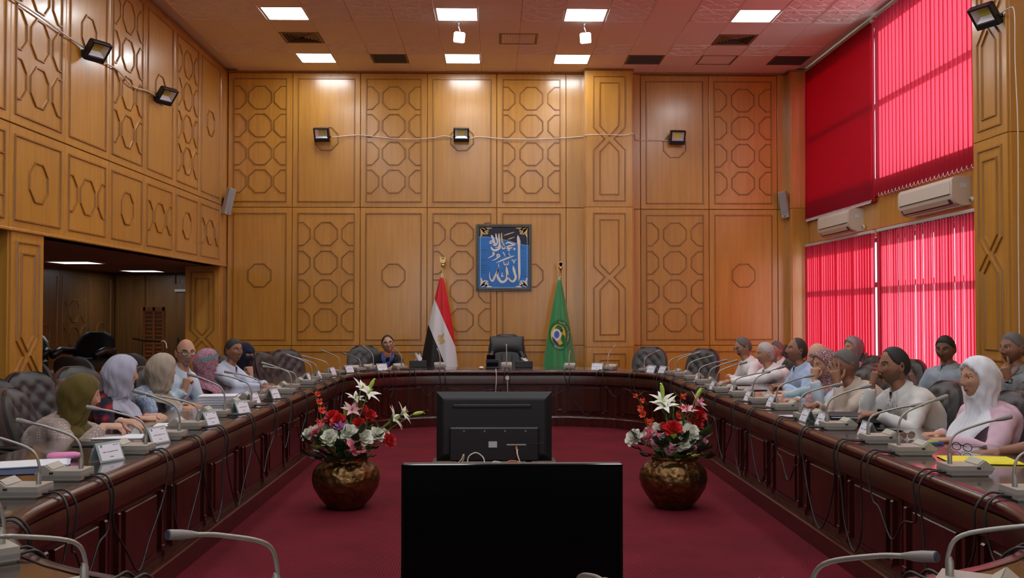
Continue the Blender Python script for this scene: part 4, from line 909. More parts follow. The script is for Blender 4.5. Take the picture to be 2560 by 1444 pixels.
def face_table(x, y):
    s = s_of((x, y)); n = rpt(s, 0)[2]; return math.degrees(math.atan2(-n.x, -n.y))
GEX = KINDS['exec']; ex = chair('exec', .19, 14.62, 180, 'black leather executive armchair at the far table end under the framed calligraphy')
for a, b, nm in ((.0, .43, 'headrest'), ):
    MB().loft([[Vector((u * .255, .035 + .055 * (1 - u ** 4) * math.sin(math.pi * (.08 + .84 * v)) - .19 * (.62 + .33 * v - .2) + .05 * u * u + .03, .92 + .25 * v)) for u in [-1 + 2 * j / 16 for j in range(17)]] + [Vector((u * .25, -.02 - .19 * (.62 + .33 * v - .2) + .03, .92 + .25 * v)) for u in (1, 0, -1)] for v in [i / 8 for i in range(9)]]).build('headrest', 'leather_black', ex, smooth=True)
for s in (-1, 1):
    MB().tube(bez([(s * .235, .09, .54), (s * .25, .075, .72), (s * .245, .045, .86), (s * .20, .02, .94)], 4), [.05] * 5 + [.055] * 5 + [.04] * 3, 8).build('side_bolster', 'leather_black', ex, smooth=True); MB().tube([(s * .075, .10, .52), (s * .075, .075, .70), (s * .075, .045, .90)], .006, 6).build('seam', 'black_matte', ex)
AG = 'tufted chairs by the alcove'; EG = 'empty tufted chairs'
for x, y, f, l in ((-3.12, 5.72, 105, 'dark tufted chair pulled up next to the woman in the olive headscarf'), (-3.75, 7.42, 118, 'dark tufted chair of the second row nearest the panelled alcove pillar, half hidden'), (-3.80, 8.2, 118, 'dark tufted chair of the second row behind the woman in olive'), (-3.74, 9.0, 122, 'dark tufted chair of the second row standing before the alcove opening')): chair('tuft', x, y, f, l, AG)
chair('tuft', -2.80, 12.25, 110, 'empty dark tufted chair next to the woman in the black face veil', EG)
chair('tuft', -2.72, 13.1, 135, 'empty dark tufted chair in the table bend left of the speaker in the dark jacket', EG)
chair('tuft', 2.20, 13.92, 205, 'empty dark tufted chair with brown shell on the window side of the green flag', EG)
chair('tuft', 2.80, 13.25, 225, 'empty dark tufted chair beside the man in spectacles and white shirt', EG)
chair('tuft', 4.30, 10.25, 245, 'dark tufted chair of the window row between two seated people', EG)
chair('tuft', 4.25, 11.1, 265, 'dark rounded chair of the window row behind the man hiding his face', EG)
chair('tuft', 3.98, 7.2, 255, 'dark tufted chair seen behind the striped shirt and the pink blouse', EG)
# furniture in the alcove
ct = thing('side_table', 'orange wood side table in the dark alcove carrying two black armchairs', 'table', (-5.9, 13.2, 0))
MB().cbox((0, 0, .72), (1.6, .7, .04), .006).build('table_top', 'orange_wood', ct); MB().cbox((0, -.31, .62), (1.5, .03, .16), .004).build('apron', 'orange_wood', ct)
for sx in (-1, 1):
    for sy in (-1, 1): MB().cbox((sx * .72, sy * .28, .35), (.06, .06, .70), .006).build('leg', 'orange_wood', ct)
def big_seat(x, y, z, rz, label):
    t = thing('leather_armchair', label, 'chair', (x, y, z), R(rz), 'black armchairs stored in the alcove')
    MB().cbox((0, 0, .09), (.60, .52, .18), .05).build('seat', 'leather_black', t); MB().loft([[Vector((u * .30 * math.sqrt(1 - .75 * max(0, (v - .45) / .55) ** 2.2), -.20 - .10 * v + s * .07 * (1 - u ** 4), .12 + .40 * v)) for s, us in ((1, [-1 + .25 * j for j in range(9)]), (-1, [1 - .25 * j for j in range(9)])) for u in us] for v in [i / 6 for i in range(7)]]).build('backrest', 'leather_black', t, smooth=True)
    for s in (-1, 1): MB().tube([(s * .30, -.22, .26), (s * .32, .05, .28), (s * .30, .24, .22)], .05, 8).build('armrest', 'leather_black', t, smooth=True)
big_seat(-6.28, 13.15, .741, 195, 'black leather armchair put on the alcove table, nearer the pillar'); big_seat(-5.48, 13.22, .741, 170, 'black leather armchair put on the alcove table, nearer the lattice screen')
GG = 'grey alcove chairs'
chair('grey', -5.1, 11.0, 20, 'plain grey chair in the alcove beside the panelled pillar', GG); chair('grey', -5.05, 11.95, 10, 'plain grey chair in the alcove below the black armchairs', GG); chair('grey', -4.78, 12.9, -8, 'plain grey chair in the alcove before the lattice screen', GG)
sc = thing('lattice_screen', 'tall orange wooden lattice screen standing in the dark alcove', 'screen', (aty(385, 800, 16.6).x, 16.6, 0), R(0))
for sx in (-1, 0, 1): MB().cbox((sx * .16, 0, .81), (.045, .035, 1.62), .005).build('stile', 'orange_wood', sc)
for z in (.05, 1.585): MB().cbox((0, 0, z), (.36, .035, .07), .005).build('rail', 'orange_wood', sc)
for s in (-1, 1):
    for k in range(22): MB().cbox((s * .08, .004, .12 + k * .068), (.12, .016, .034), .004).build('slat', 'orange_wood', sc)
MB().cbox((0, .018, .81), (.34, .006, 1.5), .001).build('backing', 'dark_honey', sc)
for s in (-1, 1): MB().cbox((s * .16, .0, .015), (.05, .28, .03), .004).build('foot', 'orange_wood', sc)
mt = thing('microphone_stand', 'thin black microphone on a stand in the alcove with white lead', 'microphone', (-4.98, 14.0, 0))
MB().lathe([(.13, 0), (.13, .015), (.02, .03)], 16).build('base', 'black_plastic', mt); MB().tube([(0, 0, .02), (0, 0, 1.12)], .009, 8).build('pole', 'black_plastic', mt); MB().tube([(-.14, 0, 1.16), (.0, 0, 1.13), (.26, 0, 1.115)], .012, 8).build('boom', 'black_plastic', mt); MB().tube([(.26, 0, 1.115), (.30, 0, 1.13), (.33, 0, 1.09), (.34, 0, 1.02)], .008, 6).build('lead', 'white_plastic', mt)

# ================================================================== FLOWERS
def petal(L, w, cup, curl, n=6, m=5, tip=.5):
    """petal growing along +z from the origin, hollow towards +y... returns rings"""
    g = []
    for i in range(n + 1):
        v = i / n; ww = w * (math.sin(math.pi * (v * .82 + .09)) ** .8) * (1 - (1 - tip) * v ** 3); row = []
        for j in range(m + 1):
            u = -1 + 2 * j / m; row.append(Vector((u * ww, -cup * (1 - u * u) * ww * 1.0 + curl * v * v * L, L * v * (1 - .25 * abs(curl) * v))))
        g.append(row)
    return g
def add_petal(mb, g, M, mi=0):
    n, m = len(g), len(g[0]); mb.add([M @ p for r in g for p in r], [(i * m + j, i * m + j + 1, (i + 1) * m + j + 1, (i + 1) * m + j) for i in range(n - 1) for j in range(m - 1)], mi)
def rose_mesh(mats, seed, R0=.055):
    rn = random.Random(seed); mb = MB()
    for k, (n, tilt, sz, mi) in enumerate(((3, 6, .55, 1), (4, 16, .70, 1), (5, 30, .85, 0), (6, 48, 1.0, 0), (6, 64, 1.08, 0))):
        for i in range(n):
            a = R(360 / n * i + k * 37 + rn.uniform(-8, 8)); M = Matrix.Rotation(a, 4, 'Z') @ Matrix.Translation((0, .004 + .0035 * k, -.004 * k)) @ Matrix.Rotation(-R(tilt + rn.uniform(-5, 5)), 4, 'X')
            add_petal(mb, petal(R0 * sz, R0 * .52 * sz, -.35, .10 + .06 * k, tip=.85), M, mi)
    return mb.mesh('bloom', mats, smooth=True)
def mum_mesh(mats, seed, R0=.05):
    rn = random.Random(seed); mb = MB()
    for i in range(90):
        t = math.acos(1 - 1.5 * (i + .5) / 90); a = i * 2.39996; M = Matrix.Rotation(a, 4, 'Z') @ Matrix.Rotation(t, 4, 'X'); add_petal(mb, petal(R0 * rn.uniform(.9, 1.05), .009, .5, -.25, 3, 2, .8), M, i % 2)
    return mb.mesh('bloom', mats, smooth=True)
def lily_mesh(mats, seed, L=.12, opened=1.0):
    rn = random.Random(seed); mb = MB()
    for k in range(6):
        M = Matrix.Rotation(R(60 * k + rn.uniform(-5, 5)), 4, 'Z') @ Matrix.Rotation(-R((22 + 14 * opened) + rn.uniform(-6, 6)), 4, 'X'); add_petal(mb, petal(L * (1 if k % 2 else .93), .021, .35, .55 * opened, 8, 4, .25), M, 0)
    for k in range(5): a = R(72 * k); mb.tube([(0, 0, 0), (.012 * math.cos(a), .012 * math.sin(a), .07)], .0022, 4, mi=1)
    return mb.mesh('bloom', mats, smooth=True)
def bud_mesh(L=.09):
    mb = MB(); mb.loft([[Vector((r * math.cos(a), r * math.sin(a), z * L)) for a in [R(60 * k) for k in range(6)]] for r, z in ((.006, 0), (.015, .25), (.017, .6), (.012, .9), (.008, 1))])
    for k in range(3): add_petal(mb, petal(L * .3, .008, .3, .6, 4, 2, .3), Matrix.Translation((0, 0, L * .9)) @ Matrix.Rotation(R(120 * k), 4, 'Z') @ Matrix.Rotation(-R(10), 4, 'X'))
    return mb.mesh('bud', 'leaf_lime', smooth=True)
BL = {'rose_white': rose_mesh(['petal_white', 'petal_white'], 1), 'rose_pink': rose_mesh(['petal_pink', 'petal_blush'], 2), 'rose_red': rose_mesh(['petal_red', 'petal_red'], 3, .05), 'carnation_red': rose_mesh(['petal_red', 'petal_red'], 4, .042),
      'lily_white': lily_mesh(['petal_white', 'leaf_lime'], 5), 'lily_pink': lily_mesh(['petal_blush', 'petal_pink'], 6, .11, .9), 'lily_purple': lily_mesh(['petal_purple', 'petal_purple'], 7, .08, .5), 'mum_mauve': mum_mesh(['petal_mauve', 'petal_blush'], 8), 'mum_rust': mum_mesh(['petal_rust', 'petal_red'], 9), 'bud_lime': bud_mesh(), 'rosebud_pink': rose_mesh(['petal_pink', 'petal_white'], 10, .05)}
def leaf_mesh(L, w, m): 
    mb = MB(); add_petal(mb, petal(L, w, .25, .35, 6, 4, .15), Matrix()); return mb.mesh('leaf', m, smooth=True)
LEAVES = [leaf_mesh(.11, .028, 'leaf_dark'), leaf_mesh(.09, .033, 'leaf_dark'), leaf_mesh(.10, .026, 'leaf_mid'), leaf_mesh(.07, .03, 'leaf_lime'), leaf_mesh(.14, .012, 'leaf_mid')]
def orient(o, d, spin=0): o.rotation_mode = 'QUATERNION'; o.rotation_quaternion = Vector(d).normalized().to_track_quat('Z', 'Y') @ Euler((0, 0, spin)).to_quaternion()
NAMES = {'rose_white': ('rose', 'white open rose'), 'rose_pink': ('rose', 'pink and white open rose'), 'rosebud_pink': ('rose', 'half closed pink rose'), 'rose_red': ('rose', 'bright red rose'), 'carnation_red': ('carnation', 'small red carnation'), 'lily_white': ('lily', 'white lily'), 'lily_pink': ('lily', 'pale pink lily'), 'lily_purple': ('lily', 'small purple lily'), 'mum_mauve': ('chrysanthemum', 'mauve chrysanthemum'), 'mum_rust': ('chrysanthemum', 'rust red chrysanthemum'), 'bud_lime': ('lily_bud', 'lime green lily bud')}
def bouquet(px, base_y, where, flowers, glads, seed):
    rn = random.Random(seed); pot = aty(px, 1200, base_y); pot.z = 0; mouth = Vector((pot.x, pot.y, .385))
    pt = thing('brass_pot', 'round hammered brass flower pot %s' % where[1], 'pot', pot)
    MB().lathe([(.13, 0), (.145, .006), (.15, .02), (.205, .085), (.25, .16), (.266, .225), (.258, .285), (.225, .335), (.175, .365), (.17, .375), (.172, .392), (.176, .40), (.168, .404), (.155, .395), (.15, .36), (.15, .33), (.0, .328)], 48).build('bowl', 'hammered_brass', pt, smooth=True)
    MB().lathe([(.1, .30), (.152, .31), (.0, .335)], 20).build('soil', 'leaf_dark', pt)
    for kind, fx, fy, dy, s in flowers:
        h = aty(fx, fy, base_y + dy); nm, lb = NAMES[kind]; rel = h - mouth
        near = where[0]
        t = thing(nm, '%s %s' % (lb, near), 'flower', mouth + Vector((rel.x * .2, rel.y * .2, -.05)), 0, '%ss %s' % (lb, near)); b = h - t.location
        facing = Vector((rel.x * 1.1, rel.y * .8 - .28, .30 + rel.z * .35)) if 'lily' not in kind and 'bud' not in kind else Vector((rel.x * 1.6 + rn.uniform(-.15, .15), rel.y - .12, .28 + rn.uniform(-.12, .12)))
        if kind == 'bud_lime': facing = Vector((rel.x * .9, -.03, max(.1, .5 - abs(rel.x))))
        facing.normalize(); base = b - facing * .02
        MB().tube(bez([(0, 0, 0), b * .5 + Vector((-rel.x * .08, 0, .03)), base], 5), .004, 5).build('stem', 'stem_green', t, smooth=True)
        o = ob('bud' if 'bud_lime' == kind else 'bloom', BL[kind], t, base); orient(o, facing, rn.uniform(0, 6)); o.scale = (s, s, s)
        if 'lily' in kind or rn.random() < .4:
            l = ob('leaf', LEAVES[4 if 'lily' in kind else 2], t, b * .72); orient(l, (rn.uniform(-1, 1), rn.uniform(-1, .2), .6)); 
    for pts in glads:
        P = [aty(a, b, base_y + .0) for a, b in pts]; t = thing('gladiolus', 'orange red gladiolus spike %s' % where[0], 'flower', mouth + Vector(((P[0].x - mouth.x) * .4, 0, -.05)), 0, 'gladioli ' + where[0])
        Q = [p - t.location for p in P]; MB().tube(bez([(0, 0, 0)] + Q, 5), .004, 5).build('stem', 'stem_green', t, smooth=True)
        tr = cached('trumpet', lambda: lily_mesh(['petal_orange', 'petal_orange'], 11, .055, .55))
        for k, q in enumerate(Q): o = ob('floret', tr, t, q); orient(o, (rn.choice((-1, 1)) * .6, -.5, .6)); o.scale = [1.1 - .12 * k] * 3
        for k in (0, 1): o = ob('leaf', LEAVES[4], t, Q[-1] + Vector((0, 0, .01))); orient(o, ((-1) ** k * .9, -.2, .35)); o.data = cached('gl', lambda: leaf_mesh(.09, .011, 'leaf_lime'))
    f = thing('foliage', 'dark green leafy foliage %s' % where[0], 'foliage', mouth)
    for k in range(120):
        a = rn.uniform(0, 2 * math.pi); rr = rn.uniform(.05, .27); z = rn.uniform(-.03, .20) * (1.15 - rr) ; p = Vector((rr * math.cos(a) * 1.05, rr * math.sin(a), z + .02)); o = ob('leaf', LEAVES[rn.choice((0, 0, 1, 1, 1, 2, 3))], f, p); orient(o, (math.cos(a) * 1.2, math.sin(a) * 1.2 - .3, rn.uniform(-.3, .7)), rn.uniform(-.6, .6)); o.scale = [rn.uniform(.8, 1.45)] * 3
    st = MB()
    for k in range(14): a = k * 2.4; st.tube(bez([(0, 0, -.04), (.06 * math.cos(a), .06 * math.sin(a), .06), (.18 * math.cos(a), .18 * math.sin(a), .13)], 3), .004, 4)
    st.build('twig', 'stem_green', f, smooth=True)['kind'] = 'stuff'
bouquet(865, 7.75, ('in the brass pot whose lilies lean out sideways', 'with white lilies leaning out over the carpet'), [('rose_white', 820, 1088, -.16, 1.1), ('rose_white', 872, 1073, -.12, 1.05), ('rose_white', 912, 1086, -.16, 1.1), ('rose_white', 947, 1079, -.08, .95), ('rose_white', 964, 1081, .02, .9), ('rose_white', 766, 1078, -.04, .95), ('rose_pink', 891, 1109, -.2, 1.1), ('rosebud_pink', 788, 1067, -.08, 1.0),
    ('rose_red', 827, 1032, .02, 1.0), ('rose_red', 843, 1044, -.06, 1.05), ('carnation_red', 928, 1029, .0, 1.0), ('carnation_red', 906, 1013, .0, .9), ('carnation_red', 899, 1049, -.05, .95), ('carnation_red', 980, 1095, -.05, 1.1), ('lily_white', 905, 970, .0, .95), ('lily_white', 921, 982, -.03, 1.0), ('lily_white', 889, 995, .03, .85), ('lily_pink', 880, 1024, -.02, .95), ('lily_purple', 850, 1070, -.1, 1.0), ('lily_white', 985, 1046, .0, 1.05), ('lily_white', 1008, 1032, .03, .9), ('bud_lime', 925, 968, .02, 1.0), ('bud_lime', 863, 1035, .0, 1.0), ('bud_lime', 1038, 1034, .03, .95)],
    [[(808, 1062), (800, 1030), (794, 1008), (790, 988)]], 21)
bouquet(1683, 7.72, ('in the brass pot holding the chrysanthemums', 'holding chrysanthemums and red roses'), [('rose_white', 1579, 1088, -.04, 1.1), ('rose_white', 1630, 1067, .0, 1.0), ('rose_white', 1645, 1071, -.06, 1.0), ('rose_white', 1731, 1076, -.12, 1.25), ('rose_white', 1708, 1101, -.18, 1.1), ('rose_white', 1717, 1058, .04, .9), ('rosebud_pink', 1611, 1085, -.08, 1.05), ('rosebud_pink', 1633, 1083, -.1, .9), ('mum_mauve', 1638, 1098, -.16, .85), ('mum_mauve', 1677, 1119, -.2, 1.05), ('mum_mauve', 1760, 1104, -.06, 1.05), ('mum_mauve', 1738, 1114, -.14, .5),
    ('rose_red', 1684, 1064, -.12, 1.2), ('mum_rust', 1660, 1064, -.06, 1.0), ('rose_red', 1752, 1027, .0, 1.15), ('carnation_red', 1749, 1051, .0, 1.0), ('carnation_red', 1734, 1039, .0, .9), ('lily_white', 1656, 1000, .0, 1.0), ('lily_white', 1662, 1014, -.04, 1.1), ('lily_pink', 1717, 1026, -.02, 1.0), ('lily_pink', 1744, 1008, .0, 1.1), ('bud_lime', 1657, 985, .02, 1.1), ('bud_lime', 1741, 992, .03, 1.1), ('bud_lime', 1684, 1012, -.02, .8)],
    [[(1616, 1060), (1612, 1040), (1606, 1025), (1600, 1005), (1592, 992)], [(1690, 1045), (1700, 1025), (1702, 995)]], 22)

# ================================================================== THINGS ON THE TABLE
def plate(px, py, label, ang=0, s=1.0, off=None):
    p = atz(px, py, TZ); sA = s_of(p); q, tn, n = rpt(sA, 0); of = min(max((p - q).dot(n), .10), .7)
    def clear(ds): r = rpt(sA + ds, of)[0]; return min((Vector((m.x, m.y, 0)) - Vector((r.x, r.y, 0))).length for m in MICP)
    for ds in sorted([.01 * k for k in range(-30, 31)], key=abs):
        if clear(ds) > .178: break
    else: ds = 0
    p, tn, n = rpt(sA + ds, of); p.z = TZ + .001
    t = thing('name_plate', label, 'name plate', p, math.atan2(n.y, n.x) + R(90 + ang), 'acrylic name plates'); w, h, k = .165 * s, .10 * s, .042 * s
    for sg, m in ((1, 'card_white'), (-1, 'card_navy')):
        M = Matrix.Translation((0, sg * k / 2, h / 2)) @ Matrix.Rotation(R(sg * math.degrees(math.atan2(k, h))), 4, 'X')
        MB().cbox((0, 0, 0), (w, .004, h * 1.08), .0012, M).build('acrylic_leaf', 'acrylic', t); MB().box((0, sg * .0032, -.002), (w * .86, .0012, h * .86), M).build('name_card', m if sg > 0 else 'card_navy', t)
        if sg > 0:
            rr = random.Random(int(px)); 
            for r_, (zz_, x0_, x1_) in enumerate(((.0, -.05, .05), (.034, -.062, -.03), (-.028, -.012, .012))):
                ln = MB(); x = x0_ * s
                while x < x1_ * s: wd = rr.uniform(.003, .008) * s; ln.box((x + wd / 2, .0042, (zz_ + rr.uniform(-.0012, .0012)) * s), (wd, .0006, rr.uniform(.003, .0065) * s), M); x += wd + .002
                ln.build('script_line', 'ink_grey', t)['kind'] = 'stuff'
            MB().ball((.052 * s, .0042, .033 * s), (.007 * s, .0008, .008 * s), 10, 6, M).build('small_seal', 'ink_grey', t)
for px, py, l, a in ((268, 1152, 'acrylic name plate next to the microphone before the woman in olive', -25), (388, 1108, 'acrylic name plate before the lavender headscarf', -20), (512, 1068, 'acrylic name plate before the blue patterned blouse', -15), (600, 1034, 'acrylic name plate beside the thick stack of reports', -20), (632, 1010, 'acrylic name plate behind the stack of reports', -10), (683, 998, 'acrylic name plate before the man in the finely striped shirt', -12), (768, 954, 'acrylic name plate in the table bend beside the empty chair', 0), (794, 947, 'acrylic name plate in the table bend second from the empty chair', 0), (829, 938, 'acrylic name plate in the table bend next to the far microphones', 0), (870, 932, 'white name plate where the table bend meets the far end', 0), (952, 927, 'white name plate before the man in the dark jacket', 0), (1488, 926, 'white name plate on the far table end before the tall pillar', 0), (1608, 933, 'white name plate before the empty chair with brown shell', 0), (1672, 936, 'white name plate in the window side table bend', 0)): plate(px, py, l, a)
for px, py, l in ((1752, 958, 'clear name plate before the man in spectacles'), (1778, 973, 'clear name plate before the white haired man'), (1842, 988, 'clear name plate before the man in the light blue shirt'), (1884, 1006, 'clear name plate before the bald man'), (1945, 1022, 'clear name plate before the woman in the patterned scarf'), (2000, 1048, 'clear name plate before the man hiding his face'), (2070, 1068, 'clear name plate beside the black case'), (2170, 1092, 'clear name plate before the man in the striped shirt')): plate(px, py, l, 0, .95)
def flat(name, label, cat, px, py, w, d, h, m, rz=0, z=TZ, edge=None, bev=.003, grp=None):
    p = atz(px, py, z); t = MB().cbox((0, 0, h / 2), (w, d, h), min(bev, h * .45)).build(name, m, None, (p.x, p.y, z + .001), R(rz)); return tag(t, label, cat, grp)
def sheets(px, py, w, d, n, label, rz, m='paper', dz=.0014, lift=0):
    p = atz(px, py, TZ); t = thing('paper_stack', label, 'papers', (p.x, p.y, TZ + .001 + lift), R(rz)); rn = random.Random(int(px))
    for k in range(n): MB().box((rn.uniform(-.008, .008), rn.uniform(-.008, .008), dz * k + dz / 2), (w, d, dz * .92), Matrix.Rotation(R(rn.uniform(-4, 4)), 4, 'Z')).build('sheet', m if k % 2 == 0 else 'paper_edge', t)
    return t
sheets(80, 1163, .34, .24, 5, 'loose white papers with a dark folder beside the pink case', 20, lift=.006); flat('folder', 'dark folder lying under the loose papers beside the pink case', 'folder', 40, 1178, .30, .24, .004, 'card_navy', 15, TZ)
pk = thing('spectacle_case', 'pink spectacle case on the dark table top', 'case', atz(160, 1150, TZ) + Vector((0, 0, .001)), R(15)); MB().loft([[Vector((x, r * math.cos(a), .022 + .9 * r * max(-.9, math.sin(a)))) for a in [2 * math.pi * k / 12 for k in range(12)]] for x, r in ((-.085, .006), (-.078, .017), (-.05, .024), (.05, .024), (.078, .017), (.085, .006))]).build('shell', 'pink_case', pk, smooth=True); MB().tube([(-.08, -.0225, .022), (0, -.0248, .022), (.08, -.0225, .022)], .0012, 4).build('seam', 'petal_mauve', pk)
sheets(300, 1092, .30, .22, 3, 'white diary pages open before the woman in olive', 10); flat('tablet', 'black folder edge beside the elbow of the woman in olive', 'folder', 238, 1112, .22, .16, .012, 'black_leatherette', 8)
sheets(435, 1062, .26, .20, 3, 'papers in a clear clip folder before the lavender headscarf', 10); sheets(530, 1026, .22, .16, 2, 'pale cream sheet in front of the blue patterned sleeve', 12)
st = thing('report_stack', 'thick stack of lilac edged reports before the mauve blouse', 'papers', atz(545, 1010, TZ) + Vector((0, 0, .001)), R(6))
for k in range(7): MB().cbox((.004 * (-1) ** k, 0, .0115 * k + .005), (.30, .22, .0098), .002).build('report', 'paper_edge' if k % 2 else 'paper', st)
flat('folder', 'pale blue folder beside the report stack', 'folder', 615, 990, .32, .22, .008, 'paper_grey', 8); sheets(700, 966, .22, .16, 2, 'paper sheet under the clasped hands', 0); sheets(1795, 968, .2, .15, 2, 'sheet written on by the white haired man', 20); flat('tablet', 'black tablet before the man in the light blue shirt', 'tablet', 1880, 975, .25, .17, .009, 'phone', 20); flat('folder', 'black folder under the writing hand of the white haired man', 'folder', 1845, 962, .24, .16, .006, 'black_leatherette', 15)
flat('note_pad', 'small pale yellow note on the table edge beside a microphone', 'note', 1862, 1004, .10, .08, .005, 'petal_white', 10); sheets(1990, 1040, .2, .15, 2, 'white sheet under the pen of the man hiding his face', 10)
cs = thing('black_case', 'long black case on the table before the man hiding his face', 'case', atz(2135, 1060, TZ) + Vector((0, 0, .001)), R(78)); MB().cbox((0, 0, .04), (.14, .36, .08), .02).build('body', 'black_leatherette', cs); MB().tube([(-.07, -.16, .05), (-.071, .16, .05)], .003, 4).build('zip', 'steel', cs)
flat('note_book', 'blue notebook by the elbow of the man in the striped shirt', 'notebook', 2185, 1050, .16, .20, .012, 'art_navy', 70); flat('phone', 'dark phone in front of the man in the striped shirt', 'phone', 2225, 1075, .08, .16, .009, 'phone', 60)
def specs(px, py, label, lens, frame, rz):
    t = thing('spectacles', label, 'glasses', atz(px, py, TZ) + Vector((0, 0, .002)), R(rz))
    for s in (-1, 1):
        ln = [Vector((s * .034 + .027 * math.cos(a), 0, .024 + .021 * math.sin(a))) for a in [2 * math.pi * k / 16 for k in range(17)]]; MB().tube(ln, .0022, 5, cap=False).build('rim', frame, t); MB().add(ln[:-1], [tuple(range(16))]).build('lens', lens, t); MB().tube([(s * .062, 0, .03), (s * .066, .06, .028), (s * .06, .13, .008)], .002, 5).build('temple', frame, t)
    MB().tube([(-.008, 0, .028), (0, 0, .032), (.008, 0, .028)], .0022, 5).build('bridge', frame, t)
specs(2268, 1098, 'amber sunglasses folded on the table before the striped shirt', 'amber_lens', 'tortoise', 20); specs(2405, 1128, 'black rimmed spectacles lying before the woman in the white headscarf', 'clear_lens', 'black_gloss', -60)
yf = thing('yellow_folder', 'bright yellow plastic document folder under the resting hand', 'folder', atz(2450, 1152, TZ) + Vector((0, 0, .001)), R(-8))
MB().cbox((0, 0, .004), (.36, .27, .007), .003).build('cover', 'yellow_file', yf); MB().box((0, .0, .0082), (.33, .24, .0012)).build('flap', 'yellow_file', yf)
for px, py, m, l, rz in ((2332, 1108, 'green_pen', 'lime green marker', 30), (2340, 1112, 'blue_pen', 'blue marker', 20), (1922, 994, 'blue_pen', 'blue pen by the bald man', 60), (1915, 996, 'red_pen', 'red pen by the bald man', 50)):
    p = atz(px, py, TZ); t = thing('pen', l + ' on the table top' if 'marker' in l else l + ' on the table', 'pen', (p.x, p.y, TZ + .008), R(rz)); MB().tube([(-.06, 0, 0), (.04, 0, 0), (.05, 0, 0), (.062, 0, 0)], [.007, .007, .006, .003], 8).build('barrel', m, t); MB().tube([(-.066, 0, 0), (-.045, 0, 0)], .0078, 8).build('cap', 'black_plastic', t)
def tissue(px, py, label, tall):
    t = thing('tissue_box', label, 'tissue box', atz(px, py, TZ) + Vector((0, 0, .001)), R(2)); MB().cbox((0, 0, .045), (.24, .12, .09), .004).build('box', 'black_leatherette', t)
    rn = random.Random(int(px)); g = [[Vector(((-.05 + .1 * j / 6) * (1 - .2 * v) + .012 * math.sin(5 * v + j), .03 * math.sin(j * 1.1 + 3 * v) * (1 - .3 * v), .088 + tall * v * (1 + .25 * math.sin(j * 1.7)))) for j in range(7)] for v in [i / 5 for i in range(6)]]; mb = MB(); add_petal(mb, g, Matrix()); mb.build('tissue', 'paper', t, smooth=True)
tissue(1045, 917, 'black tissue box with white tissue beside the red white and black flag', .10); tissue(1310, 918, 'black tissue box with crumpled tissue before the executive chair', .045)
org = thing('desk_organizer', 'black desk organizer before the executive chair', 'organizer', atz(1231, 921, TZ) + Vector((0, .06, .001)))
MB().cbox((0, 0, .012), (.19, .15, .024), .004).build('base', 'black_plastic', org); MB().cbox((0, .03, .07), (.18, .07, .10), .004).build('box', 'black_plastic', org); MB().cbox((-.02, .05, .15), (.12, .04, .07), .004).build('upper_tray', 'black_gloss', org); MB().cbox((0, -.035, .055), (.15, .05, .06), .004).build('note_tray', 'black_gloss', org); MB().lathe([(.03, 0), (.03, .012), (.01, .02)], 12, (-.02, .05, .185)).build('knob', 'chrome', org)
ms = thing('computer_mouse', 'white computer mouse left of the desk organizer', 'mouse', atz(1203, 922, TZ) + Vector((0, 0, .001))); MB().ball((0, 0, .018), (.035, .055, .018), 14, 8).build('shell', 'white_plastic', ms, smooth=True)
by = HY + TCY; bt = thing('call_button', 'round white button on the table front before the executive chair', 'button', (atz(1268, 922, TZ).x, by + .004, .65), 0); MB().lathe([(.03, 0), (.03, .012), (.024, .016), (.022, .012), (.0, .012)], 20).build('button_ring', 'white_plastic', bt, None, (R(90), 0, 0), angle=40); MB().tube([(0, -.018, -.03), (.0, -.03, -.16), (0.0, -.035, -.30)], .004, 6).build('lead', 'white_plastic', bt)
wire([Vector((bt.location.x - .16, by + .02, TZ + .012)), Vector((bt.location.x - .155, by - .04, TZ + .006)), Vector((bt.location.x - .15, by - .05, .62)), Vector((bt.location.x - .17, by - .05, .36))], 'white lead hanging over the far table edge before the executive chair', .006, name='white_lead')

# ================================================================== PEOPLE
def remesh(mb, voxel, smooth_it, fac=.5):
    me = mb.mesh('tmp', 'black_matte'); o = bpy.data.objects.new('tmp', me); COL.objects.link(o)
    r = o.modifiers.new('r', 'REMESH'); r.mode = 'VOXEL'; r.voxel_size = voxel; r.use_smooth_shade = True
    if smooth_it: s = o.modifiers.new('s', 'SMOOTH'); s.iterations = smooth_it; s.factor = fac
    dg = bpy.context.evaluated_depsgraph_get(); out = bpy.data.meshes.new_from_object(o.evaluated_get(dg)); bpy.data.objects.remove(o); bpy.data.meshes.remove(me)
    out.materials.clear(); out.polygons.foreach_set('use_smooth', [True] * len(out.polygons)); return out
